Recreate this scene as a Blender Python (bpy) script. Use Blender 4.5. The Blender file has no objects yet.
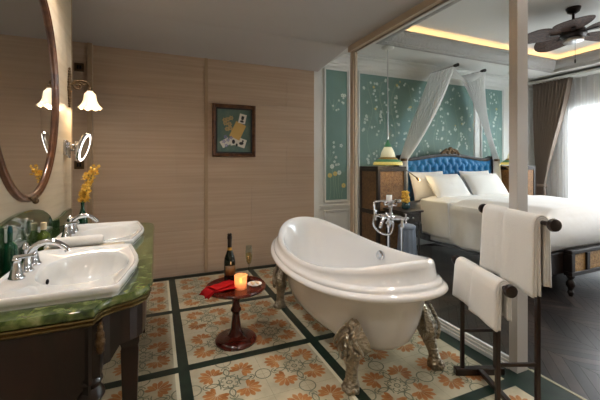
import bpy, bmesh, math, random
from math import pi, sin, cos, radians as R, sqrt, exp
from mathutils import Vector, Matrix, noise
random.seed(7)
S = bpy.context.scene
COL = S.collection

# ------------------------------------------------------------------ materials
def lin(c):
    return tuple((v/255/12.92 if v/255 <= .04045 else ((v/255+.055)/1.055)**2.4) for v in c)+(1,)
def mat(name, col, rough=.5, metal=0, spec=.5, coat=0, sheen=0, trans=0, ior=1.45, emit=None, es=0, alpha=1, sub=0):
    m = bpy.data.materials.new(name); m.use_nodes = True
    b = m.node_tree.nodes['Principled BSDF']
    b.inputs['Base Color'].default_value = lin(col)
    b.inputs['Roughness'].default_value = rough
    b.inputs['Metallic'].default_value = metal
    b.inputs['Specular IOR Level'].default_value = spec
    b.inputs['Coat Weight'].default_value = coat
    b.inputs['Sheen Weight'].default_value = sheen
    b.inputs['Transmission Weight'].default_value = trans
    b.inputs['IOR'].default_value = ior
    b.inputs['Alpha'].default_value = alpha
    if emit: b.inputs['Emission Color'].default_value = lin(emit); b.inputs['Emission Strength'].default_value = es
    return m
def nd(m, t, **kw):
    n = m.node_tree.nodes.new(t)
    for k, v in kw.items(): setattr(n, k, v)
    return n
def vary(m, cols, scale=(1,1,1), nscale=5, detail=6, dist=0, pos=None, bump=0, bscale=None, rough=None):
    """noise-driven colour ramp between cols (+ optional bump)"""
    nt = m.node_tree; L = nt.links; b = nt.nodes['Principled BSDF']
    tc = nd(m, 'ShaderNodeTexCoord'); mp = nd(m, 'ShaderNodeMapping'); mp.inputs['Scale'].default_value = scale
    L.new(tc.outputs['Object'], mp.inputs['Vector'])
    n = nd(m, 'ShaderNodeTexNoise'); n.inputs['Scale'].default_value = nscale; n.inputs['Detail'].default_value = detail
    n.inputs['Distortion'].default_value = dist
    L.new(mp.outputs[0], n.inputs['Vector'])
    r = nd(m, 'ShaderNodeValToRGB'); L.new(n.outputs['Fac'], r.inputs[0])
    e = r.color_ramp.elements
    pos = pos or [.3+.4*i/(len(cols)-1) for i in range(len(cols))]
    while len(e) < len(cols): e.new(.5)
    for i, c in enumerate(cols): e[i].position = pos[i]; e[i].color = lin(c)
    L.new(r.outputs[0], b.inputs['Base Color'])
    if bump:
        n2 = n
        if bscale:
            n2 = nd(m, 'ShaderNodeTexNoise'); n2.inputs['Scale'].default_value = bscale; n2.inputs['Detail'].default_value = 4
            L.new(mp.outputs[0], n2.inputs['Vector'])
        bp = nd(m, 'ShaderNodeBump'); bp.inputs['Strength'].default_value = bump; bp.inputs['Distance'].default_value = .01
        L.new(n2.outputs['Fac'], bp.inputs['Height']); L.new(bp.outputs[0], b.inputs['Normal'])
    return m
def bumpy(m, scale, strength, kind='noise', dist=.01, sc=(1,1,1)):
    nt = m.node_tree; L = nt.links; b = nt.nodes['Principled BSDF']
    tc = nd(m, 'ShaderNodeTexCoord'); mp = nd(m, 'ShaderNodeMapping'); mp.inputs['Scale'].default_value = sc
    L.new(tc.outputs['Object'], mp.inputs['Vector'])
    if kind == 'noise': n = nd(m, 'ShaderNodeTexNoise'); o = 'Fac'
    elif kind == 'wave': n = nd(m, 'ShaderNodeTexWave'); o = 'Fac'
    else: n = nd(m, 'ShaderNodeTexVoronoi'); o = 'Distance'
    n.inputs['Scale'].default_value = scale
    L.new(mp.outputs[0], n.inputs['Vector'])
    bp = nd(m, 'ShaderNodeBump'); bp.inputs['Strength'].default_value = strength; bp.inputs['Distance'].default_value = dist
    L.new(n.outputs[o], bp.inputs['Height']); L.new(bp.outputs[0], b.inputs['Normal'])
    return m
def thin_glass(name, tint=(250,252,252), k=.06):
    m = bpy.data.materials.new(name); m.use_nodes = True; nt = m.node_tree; nt.nodes.clear()
    o = nt.nodes.new('ShaderNodeOutputMaterial'); mx = nt.nodes.new('ShaderNodeMixShader')
    t = nt.nodes.new('ShaderNodeBsdfTransparent'); t.inputs[0].default_value = lin(tint)
    g = nt.nodes.new('ShaderNodeBsdfGlossy'); g.inputs['Roughness'].default_value = .02
    lw = nt.nodes.new('ShaderNodeLayerWeight'); lw.inputs[0].default_value = .5
    pw = nt.nodes.new('ShaderNodeMath'); pw.operation = 'POWER'; pw.inputs[1].default_value = 4.5
    ma = nt.nodes.new('ShaderNodeMath'); ma.operation = 'MULTIPLY_ADD'; ma.inputs[1].default_value = .8; ma.inputs[2].default_value = k*.4
    nt.links.new(lw.outputs['Facing'], pw.inputs[0]); nt.links.new(pw.outputs[0], ma.inputs[0])
    nt.links.new(ma.outputs[0], mx.inputs[0]); nt.links.new(t.outputs[0], mx.inputs[1]); nt.links.new(g.outputs[0], mx.inputs[2])
    nt.links.new(mx.outputs[0], o.inputs[0]); return m
def cloth_sheer(name, col, tfac=.35):
    m = bpy.data.materials.new(name); m.use_nodes = True; nt = m.node_tree; nt.nodes.clear()
    o = nt.nodes.new('ShaderNodeOutputMaterial'); mx = nt.nodes.new('ShaderNodeMixShader'); m2 = nt.nodes.new('ShaderNodeMixShader')
    t = nt.nodes.new('ShaderNodeBsdfTransparent')
    d = nt.nodes.new('ShaderNodeBsdfDiffuse'); d.inputs[0].default_value = lin(col)
    tl = nt.nodes.new('ShaderNodeBsdfTranslucent'); tl.inputs[0].default_value = lin(col)
    m2.inputs[0].default_value = .45; mx.inputs[0].default_value = 1-tfac
    nt.links.new(d.outputs[0], m2.inputs[1]); nt.links.new(tl.outputs[0], m2.inputs[2])
    nt.links.new(t.outputs[0], mx.inputs[1]); nt.links.new(m2.outputs[0], mx.inputs[2]); nt.links.new(mx.outputs[0], o.inputs[0]); return m

M = {}
M['stone'] = vary(mat('stone', (158,136,112), .42), [(166,144,124),(174,151,130),(180,158,137)], (.45,.45,19), 2.0, 9, .1)
M['stone_l'] = vary(mat('stone_left', (176,158,132), .4), [(176,158,132),(186,170,146),(194,178,154)], (.7,.7,12), 2.0, 7, .2)
M['stone_trim'] = mat('stone_trim', (158,134,108), .45)
M['ceil'] = mat('ceiling_paint', (186,182,180), .6)
M['white'] = mat('white_paint', (212,212,208), .45)
M['ceil_b'] = mat('ceiling_white', (214,213,209), .6)
M['beam'] = mat('taupe_paint', (190,172,150), .45)
M['post'] = mat('post_paint', (190,185,180), .4)
M['cove'] = bumpy(mat('embossed_grey', (156,154,150), .5), 26, .7, 'noise', .02)
M['gasket'] = mat('gasket', (40,42,44), .5)
M['tile_cream'] = vary(mat('tile_cream', (186,176,148), .35, spec=.4), [(160,152,130),(180,171,146),(190,182,158)], (1,1,1), 7, 5)
M['tile_orange'] = vary(mat('tile_orange', (198,120,76), .38, spec=.4), [(146,92,50),(168,112,64),(178,130,82)], (1,1,1), 14, 4)
M['tile_line'] = mat('tile_line', (108,112,92), .4)
M['tile_pale'] = mat('tile_pale', (210,204,180), .4)
M['tile_green'] = vary(mat('tile_green', (22,40,32), .3), [(15,30,26),(27,48,37)], (1,1,1), 12, 4)
M['groutline'] = mat('grout', (150,146,120), .6)
for i, c in enumerate([(24,20,19),(38,31,28),(28,23,22),(50,41,36)]):
    M['wood%d' % i] = vary(mat('floor_wood%d' % i, c, .34, spec=.35), [tuple(int(v*.8) for v in c), c, tuple(int(v*1.2) for v in c)], (1,1,1), 9, 6, .6)
M['gap'] = mat('floor_gap', (14,11,10), .9, spec=.1)
M['mahog'] = vary(mat('mahogany', (40,17,13), .3, coat=.15), [(14,7,6),(26,11,9),(36,15,11)], (1,1,.18), 14, 6, .8)
M['darkwood'] = vary(mat('dark_wood', (26,18,16), .42, spec=.4), [(18,12,11),(32,22,18)], (1,1,.2), 14, 6, .8)
M['tablewood'] = vary(mat('table_wood', (54,22,15), .22, coat=.4), [(48,13,8),(80,25,15),(100,36,22)], (1,1,.18), 14, 6, .8)
M['rackwood'] = vary(mat('rack_wood', (34,18,14), .3, coat=.3), [(24,12,10),(42,22,17)], (1,1,.2), 18, 6, .8)
M['marble'] = vary(mat('green_marble', (60,80,40), .09, coat=.3), [(34,48,24),(66,80,38),(98,108,58),(138,140,96)], (1,1,1), 26, 12, .6, pos=[.30,.46,.58,.74])
M['marble_dk'] = vary(mat('green_marble_splash', (40,60,34), .07, coat=.5), [(20,36,22),(40,60,36),(70,90,56)], (1,1,1), 9, 10, 2.0)
M['brass'] = bumpy(mat('brass', (92,76,44), .42, 1), 60, .3)
M['bronze'] = bumpy(mat('bronze', (92,72,50), .42, .85), 90, .5)
M['claw'] = bumpy(mat('claw_metal', (168,158,140), .34, .95), 60, .8, 'voronoi', .012)
M['enamel'] = mat('white_enamel', (226,225,224), .1, spec=.5, coat=.5)
M['ceramic'] = mat('ceramic', (222,221,218), .08, coat=.4)
M['chrome'] = mat('chrome', (214,216,222), .08, 1)
M['mirror'] = mat('mirror_glass', (222,220,216), .01, 1)
M['frame'] = vary(mat('mirror_frame', (92,58,38), .28, .25, coat=.3), [(64,38,26),(112,72,46)], (1,1,1), 14, 5, .5)
M['glass'] = thin_glass('partition_glass')
M['glass_s'] = thin_glass('vessel_glass', (235,240,238))
M['glass_clear'] = mat('clear_glass', (255,255,255), .02, trans=1, ior=1.45)
M['towel'] = bumpy(mat('towel', (222,218,212), .9, sheen=.3), 220, .35)
M['linen'] = bumpy(mat('linen', (228,226,224), .85, sheen=.2), 4, .25, 'noise', .04)
M['pillow'] = bumpy(mat('pillow_linen', (232,229,225), .85, sheen=.2), 6, .25, 'noise', .03)
M['blue'] = mat('blue_velvet', (0,112,168), .5, sheen=.3, spec=.3)
M['wallpaper'] = vary(mat('wallpaper', (100,132,126), .6), [(98,128,120),(106,138,132),(114,146,144)], (1,1,1), 1.3, 3)
M['blossom'] = mat('blossom', (206,218,212), .7)
M['branch'] = mat('branch', (146,172,152), .7)
M['blossom_y'] = mat('blossom_yellow', (208,190,120), .7)
M['sheer'] = cloth_sheer('sheer', (232,232,232), .30)
M['voile'] = cloth_sheer('voile', (250,249,248), .06)
M['drape'] = mat('drape', (128,113,101), .8, sheen=.3)
M['cane'] = bumpy(vary(mat('cane', (130,92,52), .6), [(96,64,34),(140,100,56)], (1,1,1), 40, 3), 90, .6, 'voronoi')
M['cane2'] = bumpy(vary(mat('cane_gold', (160,122,66), .55), [(126,92,46),(176,136,78)], (1,1,1), 40, 3), 90, .6, 'voronoi')
M['red'] = mat('red_cloth', (150,8,12), .85, spec=.2)
M['bottle'] = mat('champagne_glass', (14,20,14), .06, coat=.6)
M['foil'] = mat('black_foil', (22,18,20), .35, .4)
M['gold'] = mat('gold', (190,146,74), .35, .8)
M['label'] = mat('label_flame_gold', (96,70,40), .5)
M['green_glass'] = mat('green_glass', (12,78,48), .06, trans=.45, coat=.6)
M['teal_glass'] = mat('teal_glass', (30,96,104), .08, trans=.4, coat=.6)
M['olive_glass'] = mat('olive_glass', (92,110,34), .08, trans=.4, coat=.6)
M['cork'] = mat('cork', (200,182,150), .6)
M['yellow'] = vary(mat('orchid_yellow', (240,190,60), .6), [(226,166,44),(246,208,96)], (1,1,1), 40, 3)
M['stem'] = mat('stem', (92,110,48), .6)
M['shade'] = mat('frosted_shade', (255,240,215), .4, emit=(255,222,172), es=.42)
M['bulb'] = mat('bulb', (255,250,235), .4, emit=(255,236,200), es=9)
M['ringlight'] = mat('ring_light', (255,250,245), .4, emit=(255,246,236), es=2)
M['led'] = mat('led_strip', (255,190,100), .5, emit=(255,205,140), es=13)
M['led_white'] = mat('downlight_lens', (255,240,220), .5, emit=(255,232,200), es=12)
M['flame'] = mat('flame', (255,190,90), .5, emit=(255,160,60), es=9)
M['wax'] = mat('candle_wax', (250,210,170), .5, emit=(255,170,100), es=.5)
M['frost'] = cloth_sheer('frosted_tumbler', (255,214,180), .45)
M['amber'] = mat('candle_glass', (230,150,100), .15, trans=.5, emit=(255,130,60), es=.5)
M['blackmetal'] = mat('black_metal', (24,21,20), .4, .5)
M['lampy'] = mat('lamp_yellow', (236,220,130), .35, emit=(255,222,120), es=.15)
M['lampg'] = mat('lamp_green', (60,120,84), .35, emit=(90,160,110), es=.12)
M['lampw'] = mat('lamp_white', (255,250,225), .35, emit=(255,236,180), es=.16)
M['blade'] = bumpy(vary(mat('fan_blade', (74,50,40), .6), [(56,38,31),(92,64,50)], (1,1,1), 30, 3), 60, .6, 'wave')
M['motor'] = mat('fan_motor', (40,30,27), .35, .5)
M['silver'] = mat('silver', (190,190,190), .3, .9)
M['blue_grey'] = mat('blue_grey_cloth', (120,130,148), .85)
M['mat_green'] = vary(mat('art_mat', (84,108,100), .6), [(66,96,94),(98,116,102)], (1,1,1), 9, 4)
M['ink'] = mat('ink', (34,36,40), .6)
M['cardw'] = mat('card_white', (210,208,198), .6)
M['cardy'] = mat('card_ochre', (196,160,92), .6)
M['artfl'] = mat('art_blossom', (176,150,104), .6)
M['artvi'] = mat('art_violet', (120,120,170), .6)
M['rail'] = mat('railing_metal', (96,98,102), .5, .3)
M['concrete'] = mat('balcony_floor', (190,190,188), .8)
M['water'] = mat('champagne', (226,200,140), .02, trans=.9)

# ------------------------------------------------------------------ mesh builder
class MB:
    def __init__(s): s.v=[]; s.f=[]; s.m=[]
    def add(s, vs, fs, mi=0):
        o=len(s.v); s.v += [tuple(v) for v in vs]; s.f += [tuple(i+o for i in f) for f in fs]; s.m += [mi]*len(fs)
    def box(s, x0,x1,y0,y1,z0,z1, mi=0, T=None):
        vs=[Vector(p) for p in [(x0,y0,z0),(x1,y0,z0),(x1,y1,z0),(x0,y1,z0),(x0,y0,z1),(x1,y0,z1),(x1,y1,z1),(x0,y1,z1)]]
        if T: vs=[T@v for v in vs]
        s.add(vs,[(0,3,2,1),(4,5,6,7),(0,1,5,4),(1,2,6,5),(2,3,7,6),(3,0,4,7)],mi); return s
    def loft(s, rings, closed=True, cap0=False, cap1=False, mi=0):
        n=len(rings[0]); vs=[p for r in rings for p in r]; fs=[]
        for i in range(len(rings)-1):
            for j in range(n if closed else n-1):
                k=(j+1)%n; fs.append((i*n+j, i*n+k, (i+1)*n+k, (i+1)*n+j))
        if cap0: fs.append(tuple(range(n-1,-1,-1)))
        if cap1: fs.append(tuple((len(rings)-1)*n+j for j in range(n)))
        s.add(vs,fs,mi); return s
    def lathe(s, prof, c=(0,0,0), n=28, mi=0, T=None, caps=True, flute=0, nf=8):
        rings=[]
        for r,z in prof:
            ring=[]
            for j in range(n):
                a=2*pi*j/n; rr=r*(1+flute*cos(nf*a)); p=Vector((rr*cos(a),rr*sin(a),z))
                if T: p=T@p
                ring.append(p+Vector(c))
            rings.append(ring)
        return s.loft(rings, True, caps, caps, mi)
    def tube(s, pts, r, n=10, mi=0, caps=True, sc=None):
        pts=[Vector(p) for p in pts]; rr=r if isinstance(r,(list,tuple)) else [r]*len(pts)
        t=(pts[1]-pts[0]).normalized(); u=t.orthogonal().normalized(); rings=[]
        for i,p in enumerate(pts):
            if i==0: t=(pts[1]-p)
            elif i==len(pts)-1: t=p-pts[i-1]
            else: t=(pts[i+1]-pts[i-1])
            if t.length<1e-9: t=Vector((0,0,1))
            t.normalize(); u=(u-t*u.dot(t)).normalized(); w=t.cross(u)
            rings.append([p+(u*cos(2*pi*j/n)+w*sin(2*pi*j/n))*rr[i] for j in range(n)])
        return s.loft(rings,True,caps,caps,mi)
    def sphere(s, c, r, n=14, mi=0, sc=(1,1,1)):
        c=Vector(c); rings=[]
        for i in range(n//2+1):
            a=pi*i/(n//2); a=min(max(a,.02),pi-.02)
            rings.append([c+Vector((r*sc[0]*sin(a)*cos(2*pi*j/n), r*sc[1]*sin(a)*sin(2*pi*j/n), -r*sc[2]*cos(a))) for j in range(n)])
        return s.loft(rings,True,True,True,mi)
    def prism(s, poly, z0, z1, mi=0, T=None):
        n=len(poly); vs=[Vector((p[0],p[1],z0)) for p in poly]+[Vector((p[0],p[1],z1)) for p in poly]
        if T: vs=[T@v for v in vs]
        fs=[tuple(range(n-1,-1,-1)),tuple(range(n,2*n))]+[(i,(i+1)%n,n+(i+1)%n,n+i) for i in range(n)]
        s.add(vs,fs,mi); return s
    def grid(s, fn, nu, nv, mi=0):
        vs=[fn(i/nu,j/nv) for i in range(nu+1) for j in range(nv+1)]
        fs=[(i*(nv+1)+j,(i+1)*(nv+1)+j,(i+1)*(nv+1)+j+1,i*(nv+1)+j+1) for i in range(nu) for j in range(nv)]
        s.add(vs,fs,mi); return s
    def mesh(s, name, mats, smooth=None, bevel=0, bseg=2):
        me=bpy.data.meshes.new(name); me.from_pydata(s.v,[],s.f)
        for m in (mats if isinstance(mats,list) else [mats]): me.materials.append(m)
        me.polygons.foreach_set('material_index', s.m)
        bm=bmesh.new(); bm.from_mesh(me)
        bmesh.ops.recalc_face_normals(bm, faces=bm.faces[:])
        if bevel:
            es=[e for e in bm.edges if len(e.link_faces)==2 and e.calc_face_angle(0)>R(30)]
            if es: bmesh.ops.bevel(bm, geom=es, offset=bevel, segments=bseg, profile=.5, affect='EDGES', clamp_overlap=True)
        bm.to_mesh(me); bm.free()
        if smooth is not None:
            me.polygons.foreach_set('use_smooth',[True]*len(me.polygons))
            if smooth>0: me.set_sharp_from_angle(angle=R(smooth))
        me.update(); return me
    def obj(s, name, mats, parent=None, smooth=None, bevel=0, bseg=2, loc=None, solid=0, sub=0):
        o=bpy.data.objects.new(name, s.mesh(name,mats,smooth,bevel,bseg)); COL.objects.link(o)
        if parent: o.parent=parent
        if loc: o.location=loc
        if solid:
            md=o.modifiers.new('s','SOLIDIFY'); md.thickness=solid; md.offset=0
        if sub:
            md=o.modifiers.new('u','SUBSURF'); md.levels=sub; md.render_levels=sub
        return o
def tag(o, label, cat, group=None, kind=None):
    o['label']=label; o['category']=cat
    if group: o['group']=group
    if kind: o['kind']=kind
    return o
def thing(name, label, cat, loc=(0,0,0), rz=0, group=None):
    o=bpy.data.objects.new(name,None); COL.objects.link(o); o.location=loc; o.rotation_euler=(0,0,rz); o.empty_display_size=.1
    return tag(o,label,cat,group)
def struct(o): o['kind']='structure'; return o
def dup(root, loc=None, rz=None, label=None):
    def cp(o, par):
        c=o.copy(); COL.objects.link(c); c.parent=par
        for ch in list(o.children): cp(ch,c)
        return c
    r=cp(root,None)
    if loc is not None: r.location=loc
    if rz is not None: r.rotation_euler=(0,0,rz)
    if label: r['label']=label
    return r
def bez(ps, n):
    out=[]
    for i in range(n+1):
        t=i/n; q=[Vector(p) for p in ps]
        while len(q)>1: q=[q[k].lerp(q[k+1],t) for k in range(len(q)-1)]
        out.append(q[0])
    return out
def cat(ps, n=6):
    P=[Vector(p) for p in ps]; P=[P[0]*2-P[1]]+P+[P[-1]*2-P[-2]]; out=[]
    for i in range(1,len(P)-2):
        for k in range(n):
            t=k/n; a,b,c,d=P[i-1:i+3]
            out.append(.5*((2*b)+(c-a)*t+(2*a-5*b+4*c-d)*t*t+(3*b-a-3*c+d)*t**3))
    out.append(P[-2]); return out
def sstep(a,b,x):
    t=min(1,max(0,(x-a)/(b-a))); return t*t*(3-2*t)

# ------------------------------------------------------------------ camera (level, looking into the corner of bathroom and bedroom)
H=1.35
cam=bpy.data.cameras.new('camera'); co=bpy.data.objects.new('camera',cam); COL.objects.link(co)
co.location=(0,0,H); co.rotation_euler=(pi/2,0,-R(23.1)); cam.sensor_width=36; cam.lens=337/600*36
cam.shift_y=(163-200)/600; cam.clip_start=.05; S.camera=co

# ================================================================== SETTING
BW=4.28   # bathroom back wall
PX=2.125  # partition plane
HWY=4.35  # headboard wall
WX=6.95   # window wall
YF=-1.2   # wall behind camera
# ---- bathroom floor with cement tile pattern
def bath_floor():
    b=MB(); X0,X1,Y0,Y1=-1.6,PX+.11,YF,BW
    b.add([(X0,Y0,-.1),(X1,Y0,-.1),(X1,Y1,-.1),(X0,Y1,-.1),(X0,Y0,0),(X1,Y0,0),(X1,Y1,0),(X0,Y1,0)],
          [(0,3,2,1),(4,5,6,7),(0,1,5,4),(1,2,6,5),(2,3,7,6),(3,0,4,7)],0)
    z=.0006
    def quad(x0,x1,y0,y1,mi,z=z):
        x0=max(x0,X0);x1=min(x1,X1);y0=max(y0,Y0);y1=min(y1,Y1)
        if x1>x0 and y1>y0: b.add([(x0,y0,z),(x1,y0,z),(x1,y1,z),(x0,y1,z)],[(0,1,2,3)],mi)
    sx,sy,W,P=.165,4.19,.034,.93
    xs=[sx+P*k for k in range(-2,2)]; ys=[sy-P*k for k in range(0,6)]
    for x in xs: quad(x-W,x+W,Y0,Y1,3,z*2)
    quad(2.0,X1,Y0,Y1,3,z*2)
    for y in ys: quad(X0,X1,y-W,y+W,3,z*2.5)
    quad(X0,X1,ys[0],Y1,3,z*2.5)
    # narrow cream fillet beside the long strips
    for x in xs: quad(x-W-.022,x-W,Y0,Y1,4,z*1.5)
    T=(P-2*W)/4
    def arc(cx,cy,r,a0,a1,w,mi,seg=8):
        vs=[];fs=[]
        for i in range(seg+1):
            a=a0+(a1-a0)*i/seg
            vs+=[(cx+(r-w)*cos(a),cy+(r-w)*sin(a),z),(cx+(r+w)*cos(a),cy+(r+w)*sin(a),z)]
        for i in range(seg): fs.append((2*i,2*i+1,2*i+3,2*i+2))
        b.add(vs,fs,mi)
    def petal(cx,cy,a,l0,l1,w,mi,zz=z*1.4):
        pts=[]
        ca,sa=cos(a),sin(a)
        prof=[(0,.12),(.3,.5),(.62,1),(.85,.8),(1,.0)]
        L=[(l0+(l1-l0)*t,w*q) for t,q in prof]
        poly=[(p[0],p[1]) for p in L]+[(p[0],-p[1]) for p in reversed(L[:-1])]
        b.add([(cx+u*ca-v*sa,cy+u*sa+v*ca,zz) for u,v in poly],[tuple(range(len(poly)))],mi)
    for x0 in [sx+P*k+W for k in range(-2,2)]:
        for y0 in [sy-P*k+W-P for k in range(0,6)]:
            if y0+P<Y0: continue
            for bi in (0,1):
                for bj in (0,1):
                    cx=x0+T*(1+2*bi); cy=y0+T*(1+2*bj)
                    if x0+P-2*W>2.03+.1 and x0>2.0: continue
                    # rosette in the middle of four tiles
                    arc(cx,cy,.017,0,2*pi,.0036,2,12)
                    for q in range(8):
                        a=q*pi/4; arc(cx+.04*cos(a),cy+.04*sin(a),.018,a-2.0,a+2.0,.0033,2,7)
                    for q in range(4):
                        a=pi/4+q*pi/2
                        dx,dy=cos(a),sin(a)
                        fx,fy=cx+dx*T*.60,cy+dy*T*.60
                        for k in range(9):
                            aa=a+(k-4)*.52; ln=.092-.004*abs(k-4)
                            petal(fx,fy,aa,.010,ln,.0145,1)
                        # scrolls each side of a flower
                        for sg in (1,-1):
                            arc(fx+T*.30*cos(a+sg*2.2),fy+T*.30*sin(a+sg*2.2),T*.21,a+sg*1.2,a+sg*4.4,.0038,2,9)
                        ax=q*pi/2
                        arc(cx+cos(ax)*T,cy+sin(ax)*T,.05,ax+pi/2,ax+3*pi/2,.0038,2,8)
                        arc(cx+cos(ax)*T*.62,cy+sin(ax)*T*.62,.024,ax-pi/2,ax+pi/2,.0033,2,7)
            for k in range(1,4):
                quad(x0+T*k-.0007,x0+T*k+.0007,y0,y0+4*T,2); quad(x0,x0+4*T,y0+T*k-.0007,y0+T*k+.0007,2)
    return struct(b.obj('floor',[M['tile_cream'],M['tile_orange'],M['tile_line'],M['tile_green'],M['tile_pale']]))
bath_floor()
# ---- bedroom floor: herringbone
def bed_floor():
    b=MB(); b.box(PX+.13,WX+.1,YF,HWY+.1,-.1,0,4)
    cw=.34; hh=.10; g=.0012
    x=PX+.13; i=0
    while x<WX:
        x1=min(x+cw,WX); sg=1 if i%2==0 else -1; y=YF-.5
        while y<HWY:
            P=[(x+g,y+g),(x1-g,y+g+sg*(x1-x)),(x1-g,y+hh-g+sg*(x1-x)),(x+g,y+hh-g)]
            P=[(px_,max(YF,min(HWY,py_)),.001) for px_,py_ in P]
            ar=abs(sum(P[k][0]*P[(k+1)%4][1]-P[(k+1)%4][0]*P[k][1] for k in range(4)))
            if ar>.004: b.add(P,[(0,1,2,3)],random.randrange(4))
            y+=hh
        x=x1; i+=1
    return struct(b.obj('floor',[M['wood0'],M['wood1'],M['wood2'],M['wood3'],M['gap']]))
bed_floor()
struct(MB().box(PX+.11,PX+.13,YF,1.43,-.05,.004).box(PX+.10,PX+.13,1.43,HWY,-.05,-.001).obj('trim_1',M['groutline']))

# ---- walls
def w(name,x0,x1,y0,y1,z0,z1,m): return struct(MB().box(x0,x1,y0,y1,z0,z1).obj(name,m))
ZB=2.64; ZC=2.73
# back wall of stone slabs
b=MB().box(-1.6,2.04,BW,BW+.25,0,ZB)
def slab(x0,x1,z0,z1,mi): b.box(x0+.0015,x1-.0015,BW-.006,BW,z0+.0015,z1-.0015,mi)
for (xa,xb) in ((-.62,.545),(.585,2.037)):
    n=2; 
    for k in range(5):
        z0=k*.528; z1=z0+.528
        off=.35 if k%2 else 0
        xs=[xa]+[xa+(xb-xa)*f for f in ((.38,) if k%2 else (.72,))]+[xb]
        for q in range(len(xs)-1): slab(xs[q],xs[q+1],z0,z1,0)
b.box(.545,.585,BW-.012,BW,0,ZB,1)
struct(b.obj('wall_back',[M['stone'],M['stone_trim']]))
b=MB().box(-1.6,-.68,BW-.05,BW,0,ZB).box(-.68,-.635,BW-.07,BW,0,ZB,1)
struct(b.obj('trim_2',[M['stone'],M['stone_trim']]))
b=MB().box(-.83,-.65,YF,3.34,0,ZC); b.box(-.656,-.647,3.326,3.344,0,ZC,1)
struct(b.obj('wall_left',[M['stone_l'],M['stone_trim']]))
w('wall_far_left',-1.75,-1.6,YF,BW+.25,0,ZC,M['stone'])
w('wall_front',-1.75,WX+.15,YF-.15,YF,0,3.4,M['stone_l'])
# bathroom ceiling (slopes gently down to the back wall)
b=MB()
pro=[(YF,ZC),(3.46,ZC),(BW,ZB),(BW+.25,ZB),(BW+.25,ZC+.15),(YF,ZC+.15)]
b.loft([[(x,y,z) for y,z in pro] for x in (-1.75,2.1)],True,True,True)
struct(b.obj('ceiling',M['ceil']))
# ---- headboard wall and mouldings
b=MB().box(2.04,WX+.15,HWY,HWY+.2,0,3.4,0); b.box(2.04,2.12,BW,HWY,0,ZB,0)
struct(b.obj('wall_headboard',M['white']))
def panel_frame(x0,x1,z0,z1,wd=.035,dp=.02):
    b=MB(); y1=HWY
    for q,(o,d) in enumerate(((0,dp),(wd*.45,dp*.55))):
        a0,a1,c0,c1=x0-wd+o,x1+wd-o,z0-wd+o,z1+wd-o
        ww=wd*.45 if q==0 else wd*.55
        b.box(a0,a0+ww,y1-d,y1,c0,c1); b.box(a1-ww,a1,y1-d,y1,c0,c1)
        b.box(a0+ww,a1-ww,y1-d,y1,c0,c0+ww); b.box(a0+ww,a1-ww,y1-d,y1,c1-ww,c1)
    return b
tn=3
def blossom(b,x,z,r,mi,n=5):
    y=HWY-.0055
    a0=random.random()*6
    for k in range(n):
        a=a0+k*2*pi/n; p=[]
        for u,v in ((.1,0),(.5,.36),(.9,.34),(1.05,0),(.9,-.34),(.5,-.36)):
            p.append((x+r*(u*cos(a)-v*sin(a)),y-.0002*k,z+r*(u*sin(a)+v*cos(a))))
        b.add(p,[tuple(range(6))],mi)
def strip(b,pts,wd,mi):
    y=HWY-.0045; vs=[];fs=[]
    for i,p in enumerate(pts):
        q=pts[min(i+1,len(pts)-1)]; o=pts[max(i-1,0)]
        d=Vector((q[0]-o[0],q[1]-o[1])); d.normalize(); nx,nz=-d.y*wd,d.x*wd
        vs+=[(p[0]+nx,y,p[1]+nz),(p[0]-nx,y,p[1]-nz)]
    for i in range(len(pts)-1): fs.append((2*i,2*i+1,2*i+3,2*i+2))
    b.add(vs,fs,mi)
for (x0,x1,kind) in ((2.263,2.615,'tall'),(2.84,5.24,'wide'),(5.46,5.99,'mid')):
    struct(panel_frame(x0,x1,.81,2.71).obj('trim_%d'%tn,M['white'],bevel=.004)); tn+=1
    b=MB().box(x0,x1,HWY-.004,HWY,.81,2.71,0)
    rnd=random.Random(int(x0*100))
    if kind=='tall':
        for k in range(5):
            sx=x0+.06+k*.055; top=1.0+rnd.random()*.35
            pts=[(sx+.02*sin(t*3+k),.83+(top-.83)*t) for t in [i/8 for i in range(9)]]
            strip(b,pts,.003,2); blossom(b,pts[-1][0],pts[-1][1],.035,1 if k%2 else 3,7)
        for (cx,cz) in ((x0+.14,1.45),(x0+.2,2.2)):
            for q in range(3):
                a=R(50+q*35); pts=[(cx-.08+.02*i*cos(a),cz-.08+.024*i) for i in range(8)]
                strip(b,pts,.0025,2)
            for q in range(9): blossom(b,cx+rnd.uniform(-.09,.12),cz+rnd.uniform(-.13,.22),rnd.uniform(.014,.03),1)
    else:
        nb=int((x1-x0)*4)
        for k in range(nb):
            sx=x0+(k+.5)*(x1-x0)/nb; x=sx; z=.85; a=pi/2; pts=[]
            ph=rnd.random()*6
            for i in range(26):
                pts.append((min(max(x,x0+.02),x1-.02),z)); x+=.07*.35*sin(i*.5+ph); z+=.07
                if z>2.66: break
            strip(b,pts,.003,2)
            for i in range(2,len(pts)):
                px,pz=pts[i]
                if rnd.random()<.8:
                    sg=rnd.choice((-1,1)); q=[(px,pz),(px+sg*.04,pz+.03),(px+sg*.09,pz+.035)]
                    if x0+.03<px+sg*.09<x1-.03:
                        strip(b,q,.002,2)
                        for _ in range(rnd.choice((1,2,2,3))):
                            bx=px+sg*rnd.uniform(.05,.11); bz=min(pz+rnd.uniform(-.01,.06),2.66)
                            if x0+.03<bx<x1-.03: blossom(b,bx,bz,rnd.uniform(.012,.026),1 if rnd.random()<.95 else 3)
    struct(b.obj('trim_%d'%tn,[M['wallpaper'],M['blossom'],M['branch'],M['blossom_y']])); tn+=1
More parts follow.
